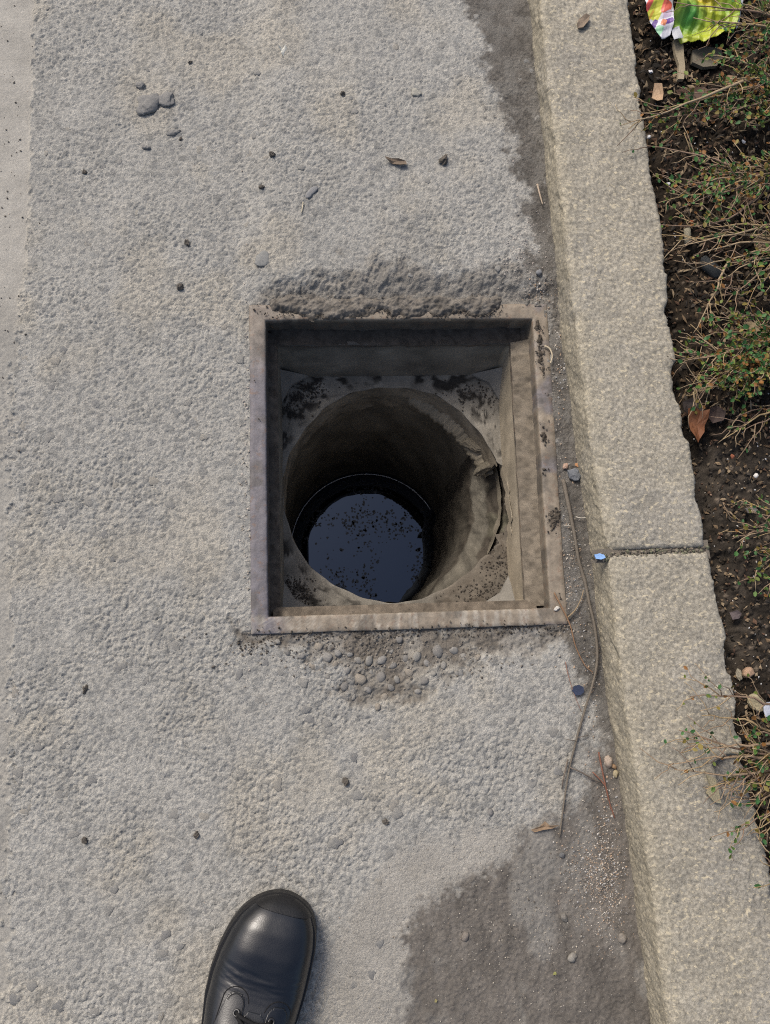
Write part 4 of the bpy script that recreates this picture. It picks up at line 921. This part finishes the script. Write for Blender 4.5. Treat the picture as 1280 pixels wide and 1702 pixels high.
# flakes and chips with thickness
def flake(name, label, cat, px, py, pts, col, z, th=0.0012, curl=0.0, rough=0.8, group=None, tilt=(0, 0)):
    """a thin plate: outline pts in pixels round (px, py), curled about its long axis"""
    c = GV(px, py, z); P_ = [G(px + a, py + b, z) - np.array(c) for a, b in pts]; n = len(P_)
    V = []; 
    for sgn in (1, 0):
        for q in P_: V.append((q[0], q[1], q[0] * tilt[0] + q[1] * tilt[1] + curl * (q[0] ** 2 + q[1] ** 2) + sgn * th))
    for sgn in (1, 0):
        for q in P_: V.append((q[0] * .5, q[1] * .5, q[0] * .5 * tilt[0] + q[1] * .5 * tilt[1] + curl * .25 * (q[0] ** 2 + q[1] ** 2) + sgn * th))
    if curl > 5:
        jr_ = random.Random(int(px * 7 + py)); jz = [jr_.uniform(-0.0035, 0.004) for _ in range(n)]; V = [(x_, y_, z_ + jz[i % n] * (1 if (i // n) < 2 else 0.25)) for i, (x_, y_, z_) in enumerate(V)]
    V += [(0, 0, th), (0, 0, 0)]; F = []
    for k in range(n):
        m = (k + 1) % n
        F += [(k, m, 2 * n + m, 2 * n + k), (2 * n + k, 2 * n + m, 4 * n), (m, k, n + k, n + m), (n + m, n + k, 3 * n + k, 3 * n + m), (3 * n + m, 3 * n + k, 4 * n + 1)]
    me = mesh(name, V, F, False); me.materials.append(plain_mat(name + '_surface', col, rough, 500, 0.2, 0.0003, 300))
    bmx = bmesh.new(); bmx.from_mesh(me); bmesh.ops.recalc_face_normals(bmx, faces=bmx.faces); bmx.to_mesh(me); bmx.free()
    o = obj(name, me, None, None, c); return tag(o, label, cat, group)
flake('plastic_chip', 'light blue plastic chip in the joint between the kerb stones', 'plastic chip', 996, 925, [(-9, -3), (0, -5), (7, -3), (10, 2), (3, 5), (-6, 4)], (0.25, 0.42, 0.72), 0.056, 0.002, 3, 0.4)
flake('plastic_chip', 'dark blue round chip on asphalt left of the long twig', 'plastic chip', 960, 1147, [(-10, 0), (-6, -7), (2, -9), (9, -5), (10, 3), (4, 8), (-5, 8)], (0.035, 0.045, 0.08), 0.002, 0.0025, 2, 0.5)
flake('white_scrap', 'white curled scrap on the asphalt near the top', 'scrap', 470, 85, [(-8, -6), (0, -4), (5, -9), (8, -2), (2, 3), (2, 9), (-2, 8), (-3, 0)], (0.55, 0.54, 0.48), 0.012, 0.0012, 18)
flake('dry_leaf', 'brown curled leaf scrap on the upper road', 'leaf', 658, 269, [(-18, -6), (-8, -5), (4, -3), (16, 0), (18, 6), (6, 7), (-6, 3), (-16, -1)], (0.15, 0.115, 0.085), 0.014, 0.0012, 15)
flake('dry_leaf', 'dry curled leaf on the edge of the silt below the drain', 'leaf', 908, 1373, [(-26, 6), (-12, 0), (-2, -8), (6, -1), (20, -2), (10, 4), (-6, 5), (-20, 10)], (0.24, 0.17, 0.11), 0.003, 0.0012, 6)
flake('stone_flake', 'tan stone flake resting on the lower kerb stone', 'stone flake', 1183, 1312, [(-11, -26), (3, -20), (8, -4), (13, 22), (2, 20), (-10, 6), (-4, -6)], (0.34, 0.3, 0.2), KT + 0.003, 0.004, 2)
flake('bark_flake', 'brown bark flake on top of the upper kerb stone', 'bark flake', 968, 38, [(-10, 4), (-6, -6), (4, -11), (11, -8), (8, 2), (0, 10), (-8, 11)], (0.2, 0.155, 0.115), KT + 0.002, 0.002, 6)
flake('leaf_bit', 'yellow green leaf bit on the silt below the pale round pebble', 'leaf', 922, 1618, [(-3, 2), (-1, -3), (2, -3), (3, 1)], (0.26, 0.26, 0.09), 0.003, 0.001, 5)
flake('leaf_bit', 'yellow leaf bit on the silt at the bottom edge', 'leaf', 724, 1663, [(-2, 2), (0, -3), (3, -1), (1, 3)], (0.25, 0.22, 0.1), 0.003, 0.001, 5)
LV = [(1158, 706, [(-16, -26), (-6, -29), (6, -22), (17, -23), (17, -10), (12, 2), (9, 14), (2, 25), (-4, 33), (-7, 22), (-12, 10), (-13, -6)], (0.12, 0.047, 0.02), 0.048, 'copper brown leaf wedged against the kerb', 4),
      (1093, 158, [(-6, -18), (4, -14), (7, 2), (4, 14), (-5, 18), (-9, 4)], (0.36, 0.25, 0.16), 0.035, 'pale tan leaf on the soil near the wrapper', 8),
      (1210, 135, [(-12, -2), (0, -10), (12, -4), (10, 6), (0, 9), (-10, 8)], (0.3, 0.2, 0.12), 0.04, 'light brown leaf right of the tan wood piece', 6),
      (1270, 150, [(-10, 16), (-2, -12), (8, -18), (12, 0), (4, 16)], (0.27, 0.13, 0.06), 0.045, 'orange brown leaf under twigs at the picture edge, above the reddish one', 6),
      (1262, 300, [(-20, -4), (-4, -14), (14, -8), (16, 8), (2, 14), (-14, 10)], (0.13, 0.06, 0.04), 0.045, 'reddish brown leaf under the green shrub twigs', 6),
      (1150, 160, [(-30, -6), (-10, -14), (16, -10), (26, 4), (6, 14), (-22, 12)], (0.075, 0.045, 0.032), 0.032, 'dark red brown leaf below the tan wood piece', 5),
      (1268, 410, [(-20, -8), (-4, -16), (16, -14), (20, 4), (6, 16), (-14, 12)], (0.27, 0.19, 0.11), 0.045, 'broad tan leaf among bare twigs at the picture edge', 5),
      (1250, 545, [(-16, -8), (0, -12), (14, 0), (10, 12), (-6, 10)], (0.22, 0.17, 0.1), 0.05, 'olive tan leaf just above the densest green shrub', 6),
      (1272, 562, [(-12, -4), (4, -10), (12, 2), (2, 8), (-10, 6)], (0.26, 0.13, 0.06), 0.05, 'orange leaf right above the densest green shrub', 6),
      (1190, 690, [(-14, -10), (2, -16), (14, -4), (10, 10), (-6, 14), (-14, 4)], (0.045, 0.03, 0.026), 0.04, 'almost black leaf beside the copper brown one', 4),
      (1150, 676, [(-16, -8), (0, -14), (14, -6), (14, 12), (-4, 16), (-16, 8)], (0.035, 0.028, 0.026), 0.04, 'dark rotten leaf above the copper brown one', 4),
      (1248, 848, [(-8, -4), (3, -6), (9, 0), (3, 6), (-6, 5)], (0.16, 0.15, 0.14), 0.04, 'small grey leaf on the sandy soil by the sparse shrub', 6),
      (1222, 1022, [(-8, -4), (2, -8), (8, -2), (6, 6), (-4, 8)], (0.1, 0.08, 0.08), 0.035, 'small purplish leaf on soil near the lower kerb stone', 6)]
for (px, py, pts, c, z, lab, cu) in LV: flake('fallen_leaf', lab, 'leaf', px, py, pts, c, z, 0.0008, cu * 2.5, 0.65, None, (0.12, -0.1))
flake('wood_piece', 'long tan piece of weathered wood under the wrapper', 'wood piece', 1128, 102, [(-12, -30), (4, -34), (6, -6), (8, 14), (6, 34), (-4, 34), (-2, 10), (-8, -8)], (0.3, 0.25, 0.17), 0.036, 0.006, 0)
flake('flat_stone', 'flat grey tan stone beside the tan wood piece', 'stone', 1172, 100, [(-24, -12), (0, -18), (24, -14), (26, 0), (16, 14), (-6, 16), (-24, 8)], (0.16, 0.14, 0.105), 0.030, 0.006, 0)
flake('paper_scrap', 'bluish white paper scrap at the picture edge by the tan stone', 'paper scrap', 1275, 1178, [(-6, -10), (8, -12), (10, 12), (-2, 14), (-5, 4)], (0.4, 0.43, 0.5), 0.04, 0.001, 8)

# straws and thin stems
def straw(name, label, cat, pts, r0, r1, col, zs, n=6, mat=None):
    P_ = [GV(a, b, z) for (a, b), z in zip(pts, zs if hasattr(zs, '__len__') else [zs] * len(pts))]
    Q = []
    for k in range(len(P_) - 1):
        for t in np.linspace(0, 1, 6)[:-1]:
            a = P_[max(k - 1, 0)]; b = P_[k]; c = P_[k + 1]; d = P_[min(k + 2, len(P_) - 1)]
            Q.append(0.5 * ((2 * b) + (c - a) * t + (2 * a - 5 * b + 4 * c - d) * t * t + (3 * b - a - 3 * c + d) * t ** 3))
    Q.append(P_[-1]); o0 = Q[0].copy(); mb = MB(); mb.tube([q - o0 for q in Q], r0, r1, n, col)
    o = obj(name, mb.build(name), mat or MAT_TWIG, None, o0); return tag(o, label, cat), o0
tw, t0 = straw('twig', 'long thin grey twig lying along the kerb foot beside the drain', 'twig', [(936, 797), (945, 840), (955, 890), (962, 932), (972, 966), (980, 1005), (988, 1040), (993, 1090), (987, 1130), (972, 1180), (958, 1230), (946, 1280), (938, 1330), (930, 1392)], 0.0027, 0.0010, (0.13, 0.112, 0.09), [.005, .006, .005, .006, .005, .007, .009, .009, .007, .005, .004, .004, .004, .003], 8)
for seg, r in (([(946, 1275), (965, 1283), (990, 1297), (1000, 1302)], 0.0011), ([(944, 1262), (935, 1300), (934, 1312)], 0.0012), ([(958, 1232), (938, 1228)], 0.0006), ([(960, 1226), (978, 1222)], 0.0006)):
    mb = MB(); mb.tube([GV(a, b, 0.005) - t0 for a, b in seg], r, r * 0.6, 5, (0.12, 0.1, 0.083)); obj('side_twig', mb.build('side_twig'), MAT_TWIG, tw)
straw('stem', 'thin reddish brown stem crossing the lower right frame corner', 'stem', [(921, 985), (935, 1012), (948, 1040), (957, 1075), (972, 1105), (986, 1118)], 0.0011, 0.0007, (0.2, 0.12, 0.07), [.003, .004, .004, .005, .005, .005])
straw('stem', 'short forked straw between the frame corner and twig', 'stem', [(944, 1026), (957, 1013), (966, 995), (970, 980)], 0.001, 0.0007, (0.25, 0.19, 0.12), [.004, .005, .006, .006])
straw('stem', 'reddish pine needle stem lying by the pinkish tan pebble', 'stem', [(995, 1250), (1003, 1290), (1012, 1330), (1022, 1360)], 0.0012, 0.0008, (0.17, 0.08, 0.055), .005)
straw('stem', 'thin red brown stem above the dark blue chip', 'stem', [(940, 1100), (944, 1120), (953, 1150), (966, 1182)], 0.0007, 0.0004, (0.22, 0.13, 0.1), .004)
straw('stem', 'pale curved straw at the right edge of the frame', 'stem', [(905, 575), (914, 580), (918, 592), (915, 604)], 0.0014, 0.0009, (0.42, 0.36, 0.26), .004)
straw('stem', 'pale straw against the foot of the upper kerb stone', 'stem', [(893, 306), (897, 322), (902, 340)], 0.0015, 0.0009, (0.36, 0.29, 0.22), .016)
straw('stem', 'short pale straw on the asphalt in the upper middle', 'stem', [(504, 336), (503, 344), (501, 353)], 0.001, 0.0007, (0.45, 0.4, 0.3), .014)
straw('stem', 'white straw bit between twig and kerb beside the frame', 'stem', [(957, 859), (966, 861), (974, 860)], 0.0008, 0.0006, (0.45, 0.42, 0.36), .004)
straw('stem', 'pale straw bit crossing under the twig right of the frame', 'stem', [(937, 873), (946, 874), (953, 876)], 0.0009, 0.0006, (0.4, 0.36, 0.3), .003)
straw('stem', 'red stem fragment lying at the foot of the kerb by the silt', 'stem', [(985, 1283), (1003, 1302), (1010, 1318), (1015, 1345)], 0.0008, 0.0006, (0.2, 0.09, 0.06), .004)

# ------------------------------------------------------------------ wrapper among the twigs
def foil(name, poly, z0, seed, colfun, parent, amp=0.012, tilt=0.0, n=150):
    c = np.array(poly, float); x0, y0 = c.min(0); x1, y1 = c.max(0)
    PX, PY = np.meshgrid(np.linspace(x0, x1, n), np.linspace(y0, y1, n)); m = poly_mask(PX, PY, poly, 0.5) > 0.5
    g = G(PX, PY, z0); rr = random.Random(seed); Z = z0 + tilt * (PX - x0) / (x1 - x0)
    wxx = PX + 10 * (fbm(PX / 30, PY / 30, seed, 2) - .5); wyy = PY + 10 * (fbm(PX / 30, PY / 30, seed + 1, 2) - .5)
    for lam in (95, 60, 41, 26, 17):
        an = rr.uniform(0, 3.14); t = (wxx * math.cos(an) + wyy * math.sin(an)) / lam + rr.random(); Z = Z + amp * lam / 95 * 0.8 * (np.abs(t - np.floor(t) - 0.5) * 2 - 0.5)
    Z = Z + amp * 0.12 * (fbm(PX / 9, PY / 9, seed + 3, 2) - 0.5)
    C = colfun(PX, PY)
    me = grid_mesh(name, g[..., 0] - parent.location.x, g[..., 1] - parent.location.y, Z - parent.location.z, C, fany(m))
    o = obj(name, me, MAT_FOIL, parent); so_ = o.modifiers.new('thickness', 'SOLIDIFY'); so_.thickness = 0.0006; return o
MAT_FOIL = albedo_mat('printed_foil', 0.45, 60, 0.05, 0.0004, 90, 0.5, 0.08)
wr = empty('snack_wrapper', GV(1150, 20, 0.05)); tag(wr, 'crumpled yellow green snack wrapper caught in the shrub twigs', 'wrapper')
def c_green(px, py):
    a = sst(0.35, 0.65, fbm(px / 60, py / 60, 700, 3))[..., None]; yel = np.array([0.34, 0.38, 0.02]); grn = np.array([0.12, 0.27, 0.02])
    C = yel * (1 - a) + grn * a
    d = np.exp(-(((px - 1145) / 26) ** 2 + ((py - 30) / 22) ** 2))[..., None]; C = C * (1 - d) + np.array([0.06, 0.25, 0.04]) * d
    o = np.exp(-(((px - 1170) / 22) ** 2 + ((py + 5) / 14) ** 2))[..., None]; return C * (1 - o) + np.array([0.5, 0.36, 0.02]) * o
def c_print(px, py):
    C = np.ones(px.shape + (3,)) * np.array([0.55, 0.55, 0.6])
    def blot(x, y, rx, ry, ang, c, pw=6):
        ca, sa = math.cos(ang), math.sin(ang); dx, dy = px - x, py - y
        d = ((dx * ca + dy * sa) / rx) ** pw + ((dy * ca - dx * sa) / ry) ** pw; m = (d < 1)[..., None]; return np.where(m, np.array(c), C)
    C = blot(1090, 12, 13, 14, .4, (0.55, 0.55, 0.06)); C = blot(1076, 12, 4, 14, .5, (0.6, 0.1, 0.08)); C = blot(1108, 12, 8, 9, .2, (0.6, 0.12, 0.08))
    C = blot(1091, 34, 4, 8, .5, (0.1, 0.05, 0.22)); C = blot(1111, 33, 9, 4, -.2, (0.12, 0.05, 0.25)); C = blot(1105, 34, 4, 5, .4, (0.55, 0.2, 0.1)); C = blot(1097, 47, 6, 9, .5, (0.3, 0.55, 0.35))
    C = blot(1110, 22, 7, 4, -.4, (0.62, 0.5, 0.62)); C = blot(1084, 22, 2, 9, .5, (0.55, 0.35, 0.05)); return C
def c_silver(px, py): return np.ones(px.shape + (3,)) * np.array([0.42, 0.43, 0.46])
foil('green_panel', [(1112, -70), (1240, -70), (1232, 20), (1226, 42), (1200, 60), (1172, 70), (1150, 63), (1135, 65), (1120, 40)], 0.055, 710, c_green, wr, 0.022)
foil('printed_panel', [(1060, -50), (1118, -60), (1121, 38), (1118, 52), (1104, 58), (1090, 40), (1074, 10)], 0.058, 720, c_print, wr, 0.012, -0.006)
foil('silver_seam', [(1116, 50), (1128, 44), (1134, 66), (1118, 70)], 0.05, 730, c_silver, wr, 0.006)
foil('silver_edge', [(1216, -20), (1238, -30), (1230, 40), (1226, 46)], 0.049, 740, c_silver, wr, 0.006)

# ------------------------------------------------------------------ the shoe
toe = GV(478, 1487, 0.02); heel_dir = (GV(424, 1700, 0.04) - GV(483, 1487, 0.04)); heel_dir.z = 0; heel_dir.normalize()
shoe = empty('shoe', (toe.x, toe.y, 0)); tag(shoe, 'black leather lace-up work shoe standing at the bottom edge', 'shoe')
fw_ = -heel_dir; rt_ = Vector((fw_.y, -fw_.x, 0))
shoe.rotation_euler = (0, 0, math.atan2(fw_.y, fw_.x) - math.pi / 2)     # local +Y to the toe, +X to the wearer's right
SS = np.array([0, .003, .008, .016, .030, .050, .075, .100, .130, .165, .205, .245, .275, .292, .300])
HL = 1.03 * np.array([0, .016, .026, .0365, .0480, .0565, .0620, .0640, .0625, .0560, .0490, .0450, .0400, .0260, 0])   # left half-width
HR = 1.05 * np.array([0, .016, .026, .0350, .0430, .0480, .0500, .0510, .0500, .0460, .0440, .0430, .0390, .0260, 0])
def dense(H):
    a = np.sqrt(np.linspace(0, 0.3, 601) / 0.3); sq = np.sqrt(SS / 0.3); f = np.interp(a, sq, H); k_ = np.hanning(25); k_ /= k_.sum()
    return np.r_[f[:30], np.convolve(np.pad(f, 12, 'edge'), k_, 'valid')[30:-12], f[-12:]]
DS = np.linspace(0, 0.3, 601); DL, DR = dense(HL), dense(HR)
def outline(s, k): return np.interp(s, DS, DL if k < 0 else DR)
def smooth_s(n): return 0.300 * (1 - np.cos(np.linspace(0, math.pi, n))) / 2
ns = 90; S_ = smooth_s(ns)
_ts = np.linspace(-0.02, 0.32, 681); _tz = np.interp(_ts, [0, .006, .018, .035, .06, .082, .092, .105, .13, .16, .2, .24, .28, .3], [.026, .037, .0465, .0545, .0595, .0595, .0590, .062, .071, .084, .102, .112, .112, .108])
_tz[_ts < 0] = 0.026 + _ts[_ts < 0] * 1.5; _kw = np.hanning(31); _kw /= _kw.sum(); _tz = np.convolve(np.pad(_tz, 15, 'edge'), _kw, 'valid')
topz = lambda s: np.interp(s, _ts, _tz)
def shell(z_of, wid, s0, s1, n=70, m=41, a0=0.0, a1=math.pi, pw=0.62, zb=0.024, off=0.0, crease=False):
    V = []; 
    ss = s0 + (s1 - s0) * (1 - np.cos(np.linspace(0, math.pi, n))) / 2
    for s in ss:
        wl, wr_ = outline(s, -1) * wid, outline(s, 1) * wid; zt = float(z_of(s)) + off
        for q in range(m):
            a = a0 + (a1 - a0) * q / (m - 1); c, sn = math.cos(a), math.sin(a)
            x = (abs(c) ** pw) * (-wl - off if c > 0 else wr_ + off) * (1 if c != 0 else 0)
            z = zb + (zt - zb) * (sn ** (0.85))
            V.append((x, -s, z))
    V = np.array(V)
    if crease:
        x, y = V[:, 0], -V[:, 1]; up = sst(0.035, 0.055, V[:, 2])
        cv = 0
        for (c0, am, wd_, sl) in ((.083, .0030, .0045, .10), (.091, .0018, .0022, .06), (.0965, .0014, .0018, .04), (.101, .0012, .0018, -.02), (.078, .0009, .0020, .16)):
            cv = cv - am * np.exp(-((y - c0 + sl * x + 1.2 * x * x * 3) / wd_) ** 2) + am * 0.5 * np.exp(-((y - c0 - 0.0045 + sl * x + 3.6 * x * x) / wd_) ** 2)
        V[:, 2] += 0.24 * cv * up * (0.2 + 1.6 * fbm(x * 60, y * 60, 801, 3)) + 0.0006 * (fbm(x * 55, y * 40, 802, 2) - 0.5) + up * np.exp(-((y - 0.090 - 1.2 * x * x) / 0.013) ** 2) * 0.0017 * (fbm(x * 45 + y * 30, y * 420 - x * 60, 803, 3) - 0.5)
    F = [(k * m + q, k * m + q + 1, (k + 1) * m + q + 1, (k + 1) * m + q) for k in range(n - 1) for q in range(m - 1)]
    return V, F
V, F = shell(topz, 0.93, 0.0035, 0.205, 240, 81, crease=True); obj('vamp', mesh('vamp', V, F, True), MAT_LEATHER, shoe)
V, F = shell(topz, 0.945, 0.175, 0.299, 60, 61, 0.0, math.pi * 0.40, off=0.001); obj('quarter', mesh('quarter', V, F, True), MAT_LEATHER, shoe)
V, F = shell(topz, 0.945, 0.175, 0.299, 60, 61, math.pi * 0.60, math.pi, off=0.001); obj('quarter', mesh('quarter', V, F, True), MAT_LEATHER, shoe)
# sole, welt and toe bumper
def slab_sole(name, w, z0, z1, mat, s0=0.0, s1=0.3, n=80):
    ss = s0 + (s1 - s0) * (1 - np.cos(np.linspace(0, math.pi, n))) / 2
    lo = [(-outline(s, -1) * w, -s) for s in ss] + [(outline(s, 1) * w, -s) for s in ss[::-1][1:-1]]
    k = len(lo); c = np.array([0, -0.12]); V = []; ring = ((0.985, z0), (1.0, z0 + 0.003), (1.0, z1 - 0.003), (0.988, z1))
    for f, z in ring: V += [((x) * f, (y + 0.12) * f - 0.12, z) for x, y in lo]
    F = [(r * k + q, (r + 1) * k + q, (r + 1) * k + (q + 1) % k, r * k + (q + 1) % k) for r in range(3) for q in range(k)]
    F += [tuple(range(k)), tuple(range(4 * k - 1, 3 * k - 1, -1))]
    me = mesh(name, V, F, True); bm = bmesh.new(); bm.from_mesh(me); bmesh.ops.recalc_face_normals(bm, faces=bm.faces); bm.to_mesh(me); bm.free(); set_smooth(me, False)
    return obj(name, me, mat, shoe)
slab_sole('sole', 1.0, 0.0005, 0.019, MAT_RUBBER); slab_sole('welt', 0.985, 0.0195, 0.0265, MAT_RUBBER)
V, F = shell(lambda s: topz(s), 0.95, 0.001, 0.0145, 30, 61, off=0.0010); obj('toe_bumper', mesh('toe_bumper', V, F, True), MAT_RUBBER, shoe)
# tongue, facings with eyelets, laces
def patch(name, pts, lift, mat, th=0.0022, nn=26):
    """leather patch following the upper: pts are (x, s) outline"""
    c = np.array(pts, float); x0, y0 = c.min(0); x1, y1 = c.max(0)
    XX, SSS = np.meshgrid(np.linspace(x0, x1, nn * 2), np.linspace(y0, y1, nn * 2)); m = poly_mask(XX, SSS, pts, 0.0003) > 0.5
    Zp = upper_z(XX, SSS) + lift
    o = obj(name, grid_mesh(name, XX, -SSS, Zp, None, fany(m)), mat, shoe); md = o.modifiers.new('thickness', 'SOLIDIFY'); md.thickness = th; md.offset = 1; return o
def upper_z(x, s):
    wl = np.where(x < 0, np.interp(s, SS, HL), np.interp(s, SS, HR)) * 0.93
    t = np.clip(np.abs(x) / wl, 0, 0.999) ** (1 / 0.62); sn = np.sqrt(np.clip(1 - t * t, 0, 1)) ** 0.85
    return 0.024 + (topz(s) - 0.024) * sn
arc = lambda cx, cy, r, a0, a1, n=10: [(cx + r * math.cos(a), cy + r * math.sin(a)) for a in np.linspace(a0, a1, n)]
LF = arc(-0.026, 0.112, 0.012, math.pi * 1.05, math.pi * 2.0) + [(-0.013, 0.135), (-0.015, 0.19), (-0.05, 0.205), (-0.052, 0.18), (-0.046, 0.145)]
RF = arc(0.0245, 0.116, 0.012, math.pi, math.pi * 1.95) + [(0.04, 0.15), (0.043, 0.18), (0.04, 0.205), (0.0125, 0.19), (0.0115, 0.14)]
patch('facing', LF, 0.0012, MAT_LEATHER); patch('facing', RF, 0.0012, MAT_LEATHER)
patch('tongue', [(-0.014, 0.122), (-0.008, 0.114), (0.006, 0.114), (0.013, 0.122), (0.016, 0.2), (-0.016, 0.2)], 0.0004, MAT_LEATHER, 0.0015)
# stitched seam lines round the facings and across the toe
def seam(pts, lift, r=0.0005):
    mb = MB(); P_ = [Vector((x, -s, float(upper_z(np.array(x), np.array(s))) + lift)) for x, s in pts]; mb.tube(P_, r, r, 5, (0.02, 0.02, 0.022)); obj('seam', mb.build('seam'), MAT_LACE, shoe)
seam([(-0.047, 0.17), (-0.043, 0.145)] + arc(-0.026, 0.112, 0.0155, math.pi * 1.08, math.pi * 1.95), 0.0006)
seam(arc(0.0245, 0.116, 0.0155, math.pi * 1.05, math.pi * 1.9) + [(0.043, 0.15)], 0.0006)
seam(arc(-0.026, 0.112, 0.0098, math.pi * 1.05, math.pi * 2.0) + [(-0.0155, 0.15)], 0.0036, 0.0004)
for k, s in enumerate((0.119, 0.137, 0.155, 0.173)):
    for x in (-0.0215, 0.0195):
        z = float(upper_z(np.array(x), np.array(s))) + 0.0036
        bm = bmesh.new(); mt = Matrix.Translation((x, -s, z)) @ Euler((-0.35, -0.35 if x < 0 else 0.35, 0)).to_matrix().to_4x4()
        V = []; F = []; n1, n2 = 18, 8
        for a in range(n1):
            for b in range(n2):
                ca, sa = math.cos(2 * math.pi * a / n1), math.sin(2 * math.pi * a / n1); cb_, sb_ = math.cos(2 * math.pi * b / n2), math.sin(2 * math.pi * b / n2)
                V.append(mt @ Vector(((0.0032 + 0.0011 * cb_) * ca, (0.0032 + 0.0011 * cb_) * sa, 0.0009 * sb_)))
        F = [(a * n2 + b, ((a + 1) % n1) * n2 + b, ((a + 1) % n1) * n2 + (b + 1) % n2, a * n2 + (b + 1) % n2) for a in range(n1) for b in range(n2)]
        bm.free(); obj('eyelet', mesh('eyelet', V, F, True), MAT_EYE, shoe)
    mb = MB(); zl = lambda x, s_: float(upper_z(np.array(x), np.array(s_)))
    P_ = [Vector((x, -(s + ds), zl(x, s + ds) + l)) for x, ds, l in ((-0.0215, 0, .002), (-0.017, .0012, .006), (-0.008, .003, .0065), (0, .0045, .0065), (0.009, .004, .0065), (0.016, .002, .006), (0.0195, 0, .002))]
    mb.tube(P_, 0.0021, 0.0021, 8, (0.012, 0.012, 0.012)); obj('lace', mb.build('lace'), MAT_LACE, shoe)
    mb = MB(); sg = 1
    P_ = [Vector((x, -(s + ds), zl(x, s + ds) + l)) for x, ds, l in ((-0.0205, .003, .003), (-0.010, .008, .0075), (0.004, .013, .008), (0.0195, .0175, .003))]
    mb.tube(P_, 0.0019, 0.0019, 8, (0.012, 0.012, 0.012)); obj('lace', mb.build('lace'), MAT_LACE, shoe)
# padded collar closing the top of the shoe
V = []; F = []; n1, n2 = 48, 10
for a in range(n1):
    an = 2 * math.pi * a / n1; cx, cy = 0.036 * math.cos(an), -0.232 + 0.058 * math.sin(an)
    for b in range(n2):
        bb = 2 * math.pi * b / n2; rr_ = 0.007; V.append((cx + rr_ * math.cos(bb) * math.cos(an), cy + rr_ * math.cos(bb) * math.sin(an), 0.113 + rr_ * 1.4 * math.sin(bb)))
F = [(a * n2 + b, ((a + 1) % n1) * n2 + b, ((a + 1) % n1) * n2 + (b + 1) % n2, a * n2 + (b + 1) % n2) for a in range(n1) for b in range(n2)]
obj('collar', mesh('collar', V, F, True), MAT_LINING, shoe)
